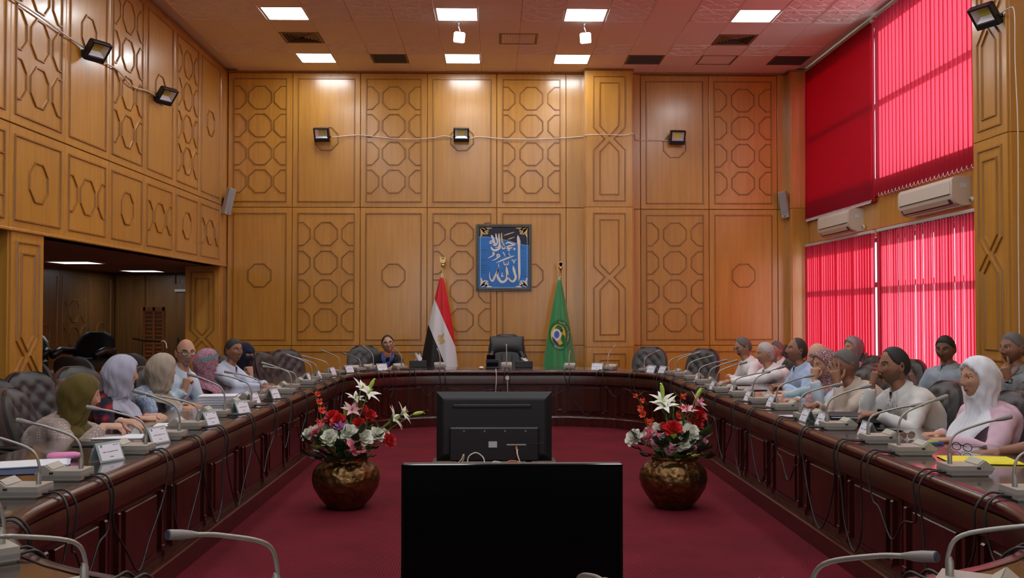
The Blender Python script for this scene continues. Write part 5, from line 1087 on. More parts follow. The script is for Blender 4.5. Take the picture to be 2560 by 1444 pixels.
# ---- hands
def hand_mesh(c, thumb, spread=1.0):
    mb = MB(); rg = []
    for y, hw, ht, z in ((-.03, .024, .018, 0), (0, .026, .018, 0), (.03, .034, .018, -.002), (.06, .040, .016, -.002), (.085, .041, .013, 0), (.096, .036, .010, 0)):
        rg.append([Vector((hw * math.cos(a), y, z + ht * math.sin(a))) for a in [2 * math.pi * k / 14 for k in range(14)]])
    mb.loft(rg)
    for k, (x, y, L, sp) in enumerate(((-.030, .086, (.045, .027, .022), -7), (-.010, .092, (.049, .031, .024), -2), (.011, .089, (.045, .028, .023), 3), (.030, .080, (.035, .022, .020), 9))):
        cc = c[k] if hasattr(c[0], '__len__') else c; p = Vector((x, y - .012, -.001)); ang = 0; P = [p.copy()]; side = math.sin(R(sp * spread))
        for l, a in zip((L[0] + .012, L[1], L[2]), cc): ang += R(a); p = p + Vector((side * math.cos(ang), math.cos(ang), -math.sin(ang))) * l; P.append(p.copy())
        mb.tube(bez(P, 3), [.0100, .0100, .0098, .0096, .0095, .0092, .0090, .0088, .0084, .0066][:len(P) * 3 - 2], 8)
    d0, d1, d2 = thumb; P = [Vector((-.020, .018, -.006))]
    for l, d in ((.046, d0), (.034, d1), (.026, d2)): P.append(P[-1] + Vector(d).normalized() * l)
    mb.tube(bez(P, 3), [.015, .0145, .0135, .0125, .0118, .0112, .0110, .0106, .0098, .0075], 8)
    return remesh(mb, .0046, 3)
TH_OUT = ((-.75, .6, -.25), (-.45, .85, -.25), (-.3, .9, -.3)); TH_IN = ((-.5, .7, -.5), (.2, .8, -.55), (.5, .7, -.4)); TH_UP = ((-.9, .4, .0), (-.75, .65, .1), (-.6, .8, .1))
HANDS = {'relax': hand_mesh((26, 34, 24), TH_OUT), 'flat': hand_mesh((6, 9, 6), TH_OUT), 'fist': hand_mesh((68, 88, 55), TH_IN), 'pen': hand_mesh(((42, 45, 25), (48, 52, 30), (60, 70, 40), (64, 74, 44)), ((-.45, .75, -.5), (-.1, .85, -.5), (.1, .9, -.4))), 'point': hand_mesh(((4, 8, 5), (55, 82, 50), (64, 86, 52), (66, 86, 52)), TH_UP), 'spread': hand_mesh(((8, 12, 8), (6, 10, 8), (9, 13, 9), (14, 18, 12)), TH_OUT, 1.5), 'clasp': hand_mesh((48, 52, 30), TH_OUT)}
def mesh_data(me): return [v.co.copy() for v in me.vertices], [tuple(p.vertices) for p in me.polygons]
HD = {k: mesh_data(m) for k, m in HANDS.items()}
# ---- heads
HW, HDp, HH = .0775, .0975, .118
def gs(x, z, x0, z0, sx, sz): return math.exp(-((x - x0) / sx) ** 2 - ((z - z0) / sz) ** 2)
def head_grid(nose=1.0, NL=72, NP_=52):
    V = []
    for i in range(NP_ + 1):
        ph = -math.pi / 2 + math.pi * min(max(i / NP_, .004), .996); row = []
        for j in range(NL):
            t = -1 + 2 * j / NL; lam = math.pi * (1 if t > 0 else -1) * abs(t) ** 1.45
            x, y, z = HW * math.cos(ph) * math.sin(lam), HDp * math.cos(ph) * math.cos(lam), HH * math.sin(ph); zn = z / HH
            tj = sstep(-.05, -1.0, zn); x *= 1 - .20 * tj; y *= (1 - .30 * tj) if y < 0 else 1
            if y > 0:
                x *= 1 + .05 * math.sin(math.pi * max(0, min(1, (zn + .8) / 1.2))); y *= .96 + .05 * tj
                fw = sstep(.12, .55, y / HDp) if zn > -.75 else sstep(.0, .4, y / HDp); ax = abs(x)
                d = .006 * gs(ax, z, .030, .030, .024, .010) - .014 * gs(ax, z, .031, .011, .017, .012) + nose * (.009 * gs(x, z, 0, .014, .009, .02) + .016 * gs(x, z, 0, -.006, .0095, .018) + .021 * gs(x, z, 0, -.024, .011, .012) + .008 * gs(ax, z, .0135, -.028, .007, .008))
                d += .005 * gs(ax, z, .046, -.012, .02, .02) + .008 * gs(x, z, 0, -.056, .022, .006) + .008 * gs(x, z, 0, -.069, .018, .007) - .006 * gs(x, z, 0, -.0628, .024, .0028) + .011 * gs(x, z, 0, -.096, .022, .014) - .003 * gs(ax, z, .03, -.05, .012, .014)
                y += d * fw
            row.append(Vector((x, y, z)))
        V.append(row)
    return V
HG = head_grid(); HG_S = head_grid(.85)
def grid_faces(n, m): return [(i * m + j, i * m + (j + 1) % m, (i + 1) * m + (j + 1) % m, (i + 1) * m + j) for i in range(n - 1) for j in range(m)]
def lamd(p): return abs(math.degrees(math.atan2(p.x, p.y)))
def interp(tab, x):
    for (a, b), (c, d) in zip(tab, tab[1:]):
        if x <= c: return b + (d - b) * max(0, (x - a)) / (c - a)
    return tab[-1][1]
HAIRL = {'short': [(0, .078), (30, .074), (50, .050), (68, .026), (84, .010), (98, -.028), (130, -.062), (180, -.070)], 'recede': [(0, .102), (25, .098), (45, .066), (64, .030), (84, .010), (98, -.028), (130, -.062), (180, -.070)], 'deep': [(0, .116), (30, .112), (60, .074), (74, .030), (84, .010), (98, -.028), (130, -.062), (180, -.070)]}
def m_hair(style):
    def f(p):
        l = lamd(p)
        if style == 'fringe':
            k = (p.z - interp(HAIRL['short'], l)) / .010; up = interp([(0, -.1), (62, -.05), (80, .035), (110, .060), (180, .072)], l); return min(k, (up - p.z) / .02) + .35 * noise.noise(p * 160)
        return (p.z - interp(HAIRL[style], l)) / .016 + .35 * noise.noise(p * 160)
    return f
def m_brow(p): return min((.0055 - abs(p.z - (.0315 + .006 * math.sin((abs(p.x) - .012) / .042 * math.pi)))) / .003, (abs(p.x) - .011) / .004, (.054 - abs(p.x)) / .006, (p.y - .04) / .01)
def m_must(p): return min((.029 - abs(p.x)) / .006, (-.0395 - p.z) / .004, (p.z + .0545 + .10 * max(0, abs(p.x) - .016)) / .004, (p.y - .05) / .01)
def m_beard(p):
    up = interp([(0, -.074), (16, -.071), (24, -.046), (40, -.048), (60, -.030), (80, .004), (92, .012)], lamd(p)); return min((up - p.z) / .006, (95 - lamd(p)) / 8)
def m_goat(p): return max(m_must(p), min((-.073 - p.z) / .005, (.034 - abs(p.x)) / .008, (p.y - .03) / .01))
def m_lips(p): return min((.023 - abs(p.x)) / .006, (.0095 - abs(p.z + .0632)) / .004, (p.y - .05) / .01)
def skin_patch(grid, fn, th, inner=-.006):
    n, m = len(grid), len(grid[0]); vs = []; mk = []
    for i in range(n):
        for j in range(m):
            p = grid[i][j]; k = max(-1, min(1, fn(p))); q = max(0, min(1, .5 + .5 * k)); nrm = Vector((p.x / HW ** 2, p.y / HDp ** 2, p.z / HH ** 2)).normalized(); vs.append(p + nrm * (inner + (th - inner) * q)); mk.append(k > -.98)
    fs = [f for f in grid_faces(n, m) if any(mk[a] for a in f)]; used = sorted({a for f in fs for a in f}); ix = {a: b for b, a in enumerate(used)}
    return [vs[a] for a in used], [tuple(ix[a] for a in f) for f in fs]
def skin(name, col): return mat(name, col, .5, sub=.12, var=.10, vscale=14, spec=.35)
skin('skin_light', (.52, .28, .185)); skin('skin_fair', (.60, .35, .25)); skin('skin_tan', (.45, .235, .15)); skin('skin_brown', (.30, .14, .085)); skin('skin_dark', (.20, .092, .055)); mat('lip', (.34, .10, .08), .45); mat('lip_dark', (.17, .06, .045), .45)
mat('eye_white', (.62, .6, .56), .25); mat('eye_dark', (.018, .011, .008), .15)
mat('hair_black', (.010, .009, .009), .6, bump=.5, bscale=160); mat('hair_dark', (.035, .028, .024), .65, bump=.5, bscale=160); mat('hair_grey', (.13, .125, .12), .7, bump=.5, bscale=160); mat('hair_white', (.46, .45, .45), .7, bump=.4, bscale=160); mat('stubble', (.19, .095, .06), .8); mat('beard_grey', (.30, .28, .26), .8, bump=.4, bscale=200)
def cloth(name, col, rough=.85, var=.06): return mat(name, col, rough, var=var, vscale=9, bump=.12, bscale=240, sheen=.1, spec=.25)
cloth('shirt_white', (.80, .80, .82)); cloth('shirt_white_warm', (.80, .77, .78)); cloth('shirt_blue', (.42, .54, .76)); cloth('shirt_pale_blue', (.54, .66, .78)); cloth('shirt_aqua', (.40, .54, .62)); cloth('shirt_beige', (.58, .49, .41)); cloth('shirt_grey', (.22, .245, .27)); cloth('shirt_steel', (.30, .35, .40)); cloth('blouse_pink', (.66, .45, .55)); cloth('blouse_mauve', (.36, .14, .20)); cloth('jacket_black', (.012, .012, .016)); cloth('shirt_royal', (.09, .13, .42)); cloth('cloth_black', (.012, .012, .02)); cloth('sleeve_purple', (.10, .02, .07)); cloth('trousers_dark', (.03, .03, .04)); cloth('scarf_olive', (.105, .075, .014)); cloth('scarf_lavender', (.40, .41, .52)); cloth('scarf_beige', (.36, .30, .24)); cloth('scarf_white', (.74, .75, .82)); cloth('scarf_navy', (.010, .014, .035)); cloth('scarf_greyrose', (.28, .24, .25), var=.3); cloth('blouse_rose', (.45, .12, .20)); cloth('scarf_teal', (.12, .30, .28)); cloth('scarf_cream', (.55, .42, .33))
def pattern(name, base, fn):
    m = cloth(name, base); nt = m.node_tree; p = nt.nodes['Principled BSDF']; out = fn(nt); _link(nt, out, p.inputs['Base Color']); return m
def stripes(base, line, freq, width, axis=0):
    def f(nt):
        sc_ = [0, 0, 0]; sc_[axis] = freq; mp = mapped(nt, tuple(sc_)); w = nt.nodes.new('ShaderNodeTexWave'); w.bands_direction = 'XYZ'[axis]; w.inputs['Scale'].default_value = 1; w.inputs['Distortion'].default_value = .12; w.inputs['Detail Scale'].default_value = .4; _link(nt, mp.outputs[0], w.inputs[0]); r = ramp(nt, [(0, line), (width, line), (width + .12, base)]); _link(nt, w.outputs['Fac'], r.inputs[0]); return r.outputs[0]
    return f
pattern('shirt_stripe_blue', (.50, .56, .70), stripes((.60, .66, .78), (.36, .42, .60), 60, .22)); pattern('shirt_stripe_grey', (.70, .70, .68), stripes((.74, .74, .71), (.36, .36, .38), 60, .12))
def dots(nt):
    mp = mapped(nt, (1, 1, 1)); v = nt.nodes.new('ShaderNodeTexVoronoi'); v.inputs['Scale'].default_value = 62; v.inputs['Randomness'].default_value = .15; _link(nt, mp.outputs[0], v.inputs['Vector']); r = ramp(nt, [(0, (.66, .60, .56)), (.24, (.66, .60, .56)), (.34, (.36, .28, .255))]); _link(nt, v.outputs['Distance'], r.inputs[0]); return r.outputs[0]
pattern('blouse_dots', (.4, .3, .28), dots)
def plaid(nt):
    outs = []
    for ax in (0, 2):
        sc_ = [0, 0, 0]; sc_[ax] = 4.2; mp = mapped(nt, tuple(sc_)); w = nt.nodes.new('ShaderNodeTexWave'); w.bands_direction = 'XYZ'[ax]; w.inputs['Scale'].default_value = 1; w.inputs['Distortion'].default_value = 1.2; _link(nt, mp.outputs[0], w.inputs[0]); outs.append(w)
    a = nt.nodes.new('ShaderNodeMath'); a.operation = 'ADD'; _link(nt, outs[0].outputs['Fac'], a.inputs[0]); _link(nt, outs[1].outputs['Fac'], a.inputs[1]); hf = nt.nodes.new('ShaderNodeMath'); hf.operation = 'MULTIPLY'; hf.inputs[1].default_value = .5; _link(nt, a.outputs[0], hf.inputs[0]); a = hf; r = ramp(nt, [(0, (.012, .012, .03)), (.48, (.014, .010, .026)), (.56, (.10, .010, .02)), (.80, (.13, .010, .018)), (.9, (.30, .015, .02))]); _link(nt, a.outputs[0], r.inputs[0]); return r.outputs[0]
pattern('blouse_plaid', (.1, .01, .02), plaid)
def noisy(stops, scale, dist=0, feat=None, rnd=1):
    def f(nt):
        mp = mapped(nt, (1, 1, 1))
        if feat: t = nt.nodes.new('ShaderNodeTexVoronoi'); t.feature = feat; o = 'Distance'
        else: t = nt.nodes.new('ShaderNodeTexNoise'); t.inputs['Detail'].default_value = 4; t.inputs['Distortion'].default_value = dist; o = 'Fac'
        t.inputs['Scale'].default_value = scale; _link(nt, mp.outputs[0], t.inputs['Vector']); r = ramp(nt, stops); _link(nt, t.outputs[o], r.inputs[0]); return r.outputs[0]
    return f
pattern('blouse_tiedye', (.3, .4, .6), noisy([(.36, (.13, .20, .36)), (.5, (.30, .38, .52)), (.62, (.50, .55, .62))], 30, 1.5)); pattern('scarf_leopard', (.5, .35, .4), noisy([(0, (.20, .07, .12)), (.10, (.24, .09, .15)), (.22, (.58, .36, .45)), (.5, (.62, .44, .50))], 105, feat='DISTANCE_TO_EDGE')); pattern('scarf_geo', (.2, .05, .06), noisy([(0, (.55, .52, .52)), (.05, (.5, .48, .48)), (.10, (.25, .015, .03)), (.25, (.20, .012, .03)), (.32, (.012, .01, .015))], 78, feat='DISTANCE_TO_EDGE'))
def fold_noise(me, amp, sx, sz, seed):
    off = Vector((seed * 3.7, seed * 1.3, seed * 2.1))
    nrm = [v.normal.copy() for v in me.vertices]
    for v, n in zip(me.vertices, nrm):
        c = v.co; k = noise.noise(Vector((c.x * sx, c.y * sx, c.z * sz)) + off) + .5 * noise.noise(Vector((c.x * sx * 2.3 + c.z * 9, c.y * sx * 2.3, c.z * sz * 2)) + off); v.co = c + n * (amp * (k + .38))
    me.update()
def hd_dir(deg): return Vector((math.sin(R(deg)), math.cos(R(deg)), 0))
def from_mesh(name, vs, fs, m, parent, smooth=True):
    mb = MB(); mb.add(vs, fs); return mb.build(name, m, parent, smooth=smooth)
PEOPLE = []
def person(label, pel, face, head, hyaw, hpitch=0, hroll=0, sk='skin_tan', top='shirt_white', hair=('short', 'hair_black'), scarf=None, beard=None, glasses=None, Rw=None, Lw=None, hs=1.06, bulk=1.0, sleeve='long', niqab=False, jacket=None, watch=None, female=False, seed=1, drape=None, elbow=None, seat='tuft', chair_face=None, cape=1.0, band=None, collar=True, chair_off=(0, 0)):
    """pel: pelvis on plan; face: body heading; head: world head centre; Rw/Lw: (wrist, finger direction, back-of-hand direction, pose)"""
    F = hd_dir(face); Rt = Vector((F.y, -F.x, 0)); U = Vector((0, 0, 1)); PZ = .50
    O = Vector((pel[0], pel[1], 0)); root = thing('person', label, 'person', O); S = lambda p: p - O
    P0 = Vector((pel[0], pel[1], PZ)); hz = hd_dir(hyaw)
    HM = Matrix.Translation(head) @ Matrix.Rotation(R(-hyaw), 4, 'Z') @ Matrix.Rotation(R(hpitch), 4, 'X') @ Matrix.Rotation(R(hroll), 4, 'Y') @ Matrix.Scale(hs, 4)
    N = head - U * .155 * hs - F * .035 - hz * .01
    mid = (P0 + N) / 2 - F * .035; 
    def sp(t): return P0 * (1 - t) ** 2 + (mid * 2 - (P0 + N) * .5) * 2 * t * (1 - t) + N * t * t
    def ringT(t, a, b, n=24, q=2.0, dz=0):
        c = sp(t); tg = (sp(min(1, t + .03)) - sp(max(0, t - .03))).normalized(); fw = (F - tg * F.dot(tg)).normalized(); e = 2 / q
        return [c + tg * dz + Rt * (a * abs(math.cos(x)) ** e * (1 if math.cos(x) >= 0 else -1)) + fw * (b * abs(math.sin(x)) ** e * (1 if math.sin(x) >= 0 else -1)) for x in [2 * math.pi * k / n for k in range(n)]]
    prof = [(-.05, .10, .09), (0, .175, .135), (.15, .175, .14), (.35, .165, .135), (.5, .165, .13), (.66, .178, .13), (.80, .185, .118), (.89, .175, .10), (.95, .125, .078), (1.0, .062, .062)]
    prof = [(t, a * bulk * (.93 if female else 1), b * bulk) for t, a, b in prof]
    # ---- arms
    arms = {}
    for s, spec in ((1, Rw), (-1, Lw)):
        Sh = sp(.86) + Rt * (s * .168 * (bulk * .5 + .5) * (.93 if female else 1))
        if spec is None: spec = (sp(.2) + Rt * (s * .16) + F * .30 + U * .02, F * .8 - Rt * (s * .4), U, 'relax')
        w, fd, dn, pose = spec[:4]; L1, L2 = .285, .25; d = w - Sh; dl = d.length
        if dl > .53: 
            k = dl / .53; L1 *= k; L2 *= k
        dd = d.normalized(); a = (L1 * L1 - L2 * L2 + dl * dl) / (2 * dl); h = math.sqrt(max(1e-4, L1 * L1 - a * a)); pole = spec[4] if len(spec) > 4 else Rt * (s * .75) - U * .8 - F * .2
        pp = (pole - dd * pole.dot(dd)).normalized(); E = Sh + dd * a + pp * h
        arms[s] = (Sh, E, w, fd.normalized(), dn, pose)
    body = MB(); n, m = len(HG), len(HG[0]); G = HG_S if female else HG
    body.add([S(HM @ p) for r in G for p in r], grid_faces(n, m))
    # neck and torso as one loft below the head
    body.loft([[S(p) for p in ringT(t, a * .95, b * .95)] for t, a, b in prof[:-1]] + [[S(N + Rt * (.058 * math.cos(x)) + F * (.058 * math.sin(x))) for x in [2 * math.pi * k / 24 for k in range(24)]], [S(head - U * .075 * hs - F * .008 + Rt * (.052 * math.cos(x)) + F * (.054 * math.sin(x))) for x in [2 * math.pi * k / 24 for k in range(24)]]])
    for s in (1, -1):
        Sh, E, w, fd, dn, pose = arms[s]
        body.tube([S(p) for p in (Sh, Sh.lerp(E, .5), E, E.lerp(w, .3), E.lerp(w, .75), w)], [.050, .046, .041, .040, .031, .0265], 12)
        Y = fd; Z = (dn - Y * dn.dot(Y)).normalized(); X = Y.cross(Z); HMt = Matrix((X, Y, Z)).transposed().to_4x4(); HMt.translation = S(w) + Y * .006
        vs, fs = HD[pose]; mir = -1 if s < 0 else 1
        body.add([HMt @ Vector((v.x * mir, v.y, v.z)) for v in vs], fs)
        # ears
        if not scarf:
            er = []
            for k, (r, yy) in enumerate(((.5, -.012), (1, -.006), (1.05, .004), (.8, .010), (.45, .006))):
                er.append([S(HM @ Vector((s * (.072 + yy + .006), .000 - .006 * (1 if yy > 0 else 0) + r * .017 * math.cos(x), -.004 + r * .031 * math.sin(x) - .004 * math.cos(x)))) for x in [2 * math.pi * q / 14 for q in range(14)]])
            body.loft(er)
    # legs under the seat edge, part of the same body mesh
    for s in (1, -1):
        hip, kn = P0 + Rt * s * .09, P0 + Rt * s * .12 + F * .40 - U * .02; ft = kn + F * .02 - U * .40
        body.tube([S(p) for p in (hip, kn.lerp(hip, .5), kn, kn.lerp(ft, .5), ft)], [.082, .075, .058, .052, .04], 10)
    body.build('body', sk, root, smooth=True)
    # ---- trousers and shoes
    for s in (1, -1):
        hip, kn = P0 + Rt * s * .09, P0 + Rt * s * .12 + F * .41 - U * .02; ft = kn + F * .02 - U * .38
        MB().tube([S(p) for p in (hip - F * .08, hip, kn.lerp(hip, .5), kn - F * .03, kn - U * .06, kn.lerp(ft, .6), ft)], [.09, .096, .09, .082, .075, .066, .06], 12).build('trouser_leg', 'trousers_dark', root, smooth=True)
        c = S(ft) ; MB().loft([[c + F * (y + .02) + Rt * (r * math.cos(x)) + U * (-.095 + hgt * max(-.25, math.sin(x)) + hgt * .25) for x in [2 * math.pi * q / 12 for q in range(12)]] for y, r, hgt in ((-.09, .02, .05), (-.07, .036, .085), (.0, .04, .08), (.08, .045, .05), (.15, .04, .035), (.175, .015, .02))]).build('shoe', 'black_plastic', root, smooth=True)
    # ---- upper garment
    sh = MB(); g = 1.06; nT = 24
    sh.loft([[S(p) for p in ringT(t, a * g + .008, b * g + .010, nT, 2.3)] for t, a, b in prof[1:8]] + [[S(p) for p in ringT(.955, prof[8][1] * 1.08, prof[8][2] * 1.12, nT)], [S(p) for p in ringT(1.0, .068, .068, nT)], [S(p) for p in ringT(1.0, .064, .064, nT, 2, .018)]])
    for s in (1, -1):
        Sh, E, w, fd, dn, pose = arms[s]; cut = {'long': .93, 'rolled': .35, 'short': .0}[sleeve if not isinstance(sleeve, dict) else sleeve[s]]
        path = [Sh - Rt * s * .05 + U * .01, Sh, Sh.lerp(E, .5), E] + ([E.lerp(w, cut * .5), E.lerp(w, cut)] if cut else []); rad = [.062, .070, .060, .054] + ([.049, .041 if cut > .5 else .052] if cut else [])
        if cut == 0: path[3] = Sh.lerp(E, .75); rad[3] = .062
        sh.tube([S(p) for p in path], [r * (bulk * .5 + .5) for r in rad], 14)
        sh.ball(S(E), .052 * (bulk * .5 + .5), 10, 8) if cut else None
    me = remesh(sh, .0135, 7); me.materials.append(MT[jacket or top]); fold_noise(me, .0125, 10, 6, seed); ob('jacket' if jacket else 'blouse' if female else 'shirt', me, root)
    tgN = (sp(1) - sp(.94)).normalized(); fwN = (F - tgN * F.dot(tgN)).normalized()
    def neck_pt(ang, r, up, ell=1.0): return S(N + tgN * up + Rt * (r * math.sin(R(ang))) + fwN * (r * ell * math.cos(R(ang))))
    if jacket:      # shirt front and lapels between the jacket edges
        rows = []
        for k in range(9):
            t = .62 + .36 * k / 8; c = sp(t); tg = (sp(min(1, t + .03)) - sp(t - .03)).normalized(); fw = (F - tg * F.dot(tg)).normalized(); a_ = interp([(q[0], q[1]) for q in prof], t); b_ = interp([(q[0], q[2]) for q in prof], t); hw = .022 + .040 * k / 8
            rows.append([S(c + Rt * (u * hw) + fw * (b_ * 1.06 + .026 - .02 * u * u)) for u in (-1, -.6, -.2, .2, .6, 1)])
        mb = MB(); add_petal(mb, rows, Matrix()); mb.build('shirt_front', top, root, smooth=True)
        for s in (1, -1):
            rows = []
            for k in range(9):
                t = .60 + .37 * k / 8; c = sp(t); tg = (sp(min(1, t + .03)) - sp(t - .03)).normalized(); fw = (F - tg * F.dot(tg)).normalized(); b_ = interp([(q[0], q[2]) for q in prof], t); hw = .020 + .040 * k / 8
                rows.append([S(c + Rt * (s * (hw + u)) + fw * (b_ * 1.06 + .032 - .9 * u * u * 2 - .02)) for u in (0, .015, .03 + .012 * math.sin(k))])
            mb = MB(); add_petal(mb, rows, Matrix()); mb.build('lapel', jacket, root, smooth=True)
    if collar and not scarf:
        rows = []
        for a in range(18, 343, 12): d = min(a, 360 - a) / 180; rows.append([neck_pt(a, .060, .010), neck_pt(a, .063, .042 - .012 * (1 - d)), neck_pt(a, .074, .040 - .012 * (1 - d)), neck_pt(a, .092 + .01 * (1 - d), -.004 - .030 * (1 - d) ** 2, 1.06)])
        mb = MB(); add_petal(mb, rows, Matrix()); mb.build('collar', top, root, smooth=True)
        if not jacket:
            rows = []
            for k in range(10): t = .30 + .66 * k / 9; c = sp(t); tg = (sp(min(1, t + .03)) - sp(t - .03)).normalized(); fw = (F - tg * F.dot(tg)).normalized(); b_ = interp([(q[0], q[2]) for q in prof], t); rows.append([S(c + Rt * u + fw * (b_ * 1.06 + .0155)) for u in (-.016, 0, .016)])
            mb = MB(); add_petal(mb, rows, Matrix()); mb.build('button_placket', top, root, smooth=True)
    # ---- face
    if not niqab or True:
        for s in (-1, 1):
            ey = MB().ball((0, 0, 0), .0125, 10, 8).build('eyeball', 'eye_white', root, S(HM @ Vector((s * .031, .0695, .011))), smooth=True); ey.scale = (hs, hs, hs)
            for zc, rz_, yo in ((.0102, .0078, .0015), (-.0108, .0070, 0)): MB().ball((s * .031, .0695 + yo, .011 + zc), (.0165, .0132, rz_), 10, 8, Matrix.Translation(-O) @ HM).build('eyelid', sk, root, smooth=True)
            MB().ball((0, 0, 0), .0063, 8, 6).build('iris', 'eye_dark', ey, HM.to_3x3() @ Vector((0, .0077, -.0002)) / hs, smooth=True)
    def patchm(nm, fn, th, mm, inner=-.006): vs, fs = skin_patch(G, fn, th, inner); from_mesh(nm, [S(HM @ v) for v in vs], fs, mm, root)
    if not niqab: patchm('lips', m_lips, .0012, 'lip' if 'fair' in sk or 'light' in sk or 'tan' in sk else 'lip_dark', -.004)
    hm = hair[1] if hair else 'hair_black'
    patchm('eyebrows', (lambda p: m_brow(p) - .75) if female else m_brow, .0016 if female else .0022, 'hair_black' if hm in ('hair_black', 'hair_dark') or scarf else 'hair_grey', -.003)
    if hair and not scarf: patchm('hair', m_hair(hair[0]), .008 if hair[0] != 'fringe' else .0045, hm, -.005)
    if beard:
        kind, bm_ = beard; patchm('moustache' if kind == 'must' else 'beard', {'must': m_must, 'full': lambda p: max(m_beard(p), m_must(p)), 'goat': m_goat}[kind], .0035 if bm_ != 'stubble' else .0016, bm_, -.003)
    if glasses:
        gl = MB().tube([S(HM @ Vector(v)) for v in ((-.008, .100, .012), (0, .104, .015), (.008, .100, .012))], .0024, 5).build('glasses', glasses, root)
        for s in (-1, 1):
            rim = [HM @ Vector((s * .033 + .0255 * math.cos(x), .098 - .006 * abs(math.cos(x)), .009 + .0195 * math.sin(x))) for x in [2 * math.pi * k / 16 for k in range(17)]]; MB().tube([S(p) for p in rim], .0026, 5, cap=False).build('rim', glasses, gl)
            MB().add([S(p) for p in rim[:-1]], [tuple(range(16))]).build('lens', 'clear_lens', gl); MB().tube([S(HM @ Vector(v)) for v in ((s * .059, .092, .013), (s * .076, .05, .014), (s * .081, -.005, .012))], .0024, 5).build('temple', glasses, gl)
    # ---- headscarf
    if scarf:
        Z = [.136, .134, .128, .118, .105, .09, .07, .05, .03, .01, -.01, -.03, -.05, -.07, -.085, -.10, -.115, -.13, -.15]; rings = []; NL = 84
        dr = drape or .30
        for z in Z:
            tt = max(0, 1 - ((max(z, .0)) / .137) ** 2) ** .5; low = sstep(.0, -.14, z); ax = (.0965 - .010 * low) * max(tt, .06); ay = (.122 - .030 * low) * max(tt, .06); row = []
            for j in range(NL):
                x_ = 2 * math.pi * j / NL; sx, cy = math.sin(x_), math.cos(x_); ayy = (ay - .036 * low * cy * cy) if cy > 0 else ay * (1.0 if cy > 0 else 1.10 + .06 * math.sin(math.pi * min(1, max(0, (z + .12) / .2)))); p = Vector((ax * sx, ayy * cy - .004, z))
                if cy > 0:
                    ez = (z + .010) / (.088 if not niqab else .02); 
                    if niqab: ez = (z - .012) / .017
                    ag = math.degrees(min(x_, 2 * math.pi - x_)); q = math.hypot(ag / (64 if not niqab else 50), ez); k = sstep(.88, 1.06, q); p = Vector((p.x * (.62 + .38 * k), (p.y) * (.55 + .45 * k) - (1 - k) * .0, p.z))
                fr_ = sstep(.06, -.12, z); w_ = .0025 * math.sin(26 * sx + 40 * z + 3 * cy + seed) * sstep(.12, .0, z) * (1 if cy < .75 else .3) + (.0055 if cy < .3 else .0018) * fr_ * math.sin(11 * x_ + 30 * z + seed) + .003 * math.sin(5 * x_ - 60 * z + 2 * seed) * sstep(.13, .05, z) + .004 * noise.noise(Vector((x_ * 1.2 * 3, z * 22, seed))); p += Vector((sx * w_, cy * w_, 0)); row.append(S(HM @ p))
            rings.append(row)
        for k in range(1, 9):      # the cloth falls from the neck on to shoulders and chest
            f = k / 8; row = []; rA = .094 + (.155 * cape - .0) * sstep(0, 1, f) ; rB = .072 + .100 * sstep(0, .8, f)
            for j in range(NL):
                x_ = 2 * math.pi * j / NL; sx, cy = math.sin(x_), math.cos(x_); fr = max(0, cy); bk = max(0, -cy); drop = -.028 - f * (.07 + dr * fr ** 2.2 + .10 * bk * cape + .0); rp = (rA * (1 - .45 * fr ** 2 * f))
                p = N + U * (drop + .02) + Rt * (rp * sx) + F * ((rB + .02 * f * fr) * cy + .012 + (.085 * f * fr if dr > .2 else .02 * f * fr))
                rip = .010 * f ** .6 * math.sin(9 * x_ + 3 * f + seed * 1.7) + .005 * math.sin(17 * x_ + seed); p += (Rt * sx + F * cy) * rip; row.append(S(p))
            rings.append(row)
        # blend from the head frame into the chest frame
        from_mesh('headscarf', [p for r in rings for p in r], [(i * NL + j, i * NL + (j + 1) % NL, (i + 1) * NL + (j + 1) % NL, (i + 1) * NL + j) for i in range(len(rings) - 1) for j in range(NL)] + [tuple(range(NL))], scarf, root)
        if band:
            for bm_, z0, wd, side in band:
                rw = []
                for k in range(25):
                    a = R(-150 + 300 * k / 24); zc = z0 + .05 * math.cos(a); rr = max(.05, (1 - (max(zc, 0) / .14) ** 2)) ** .5; ca = math.cos(a)
                    rw.append([S(HM @ Vector((math.sin(a) * .1035 * rr, (ca * .128 if ca > 0 else ca * .142) * rr * (.62 + .38 * sstep(.055, .075, abs(zc + .01 + d))) if False else (ca * .130 if ca > 0 else ca * .145) * rr, zc + d))) for d in (-wd, 0, wd)])
                mb = MB(); add_petal(mb, rw, Matrix()); mb.build('scarf_band', bm_, root, smooth=True)
    if watch:
        s, mt_ = watch; Sh, E, w, fd, dn, pose = arms[s]; ax = (w - E).normalized(); c = S(E.lerp(w, .93)); MB().tube([c - ax * .011, c + ax * .011], .033, 14).build('wristwatch', 'black_plastic', root, smooth=True); MB().lathe([(.018, 0), (.018, .008), (.014, .01)], 14).build('watch_case', mt_, root, c + dn.normalized() * .03, dn.to_track_quat('Z', 'Y').to_euler())
    if seat:
        cf = face if chair_face is None else chair_face; b = -hd_dir(cf) * .03; chair(seat, pel[0] + b.x + chair_off[0], pel[1] + b.y + chair_off[1], cf, 'dark tufted chair of the ' + ' '.join(label.split()[:10]).rstrip(','), 'occupied tufted chairs')
    PEOPLE.append((pel, label)); return root
U_ = Vector((0, 0, 1))
def W_(px, py, y): return aty(px, py, y)
D = Vector
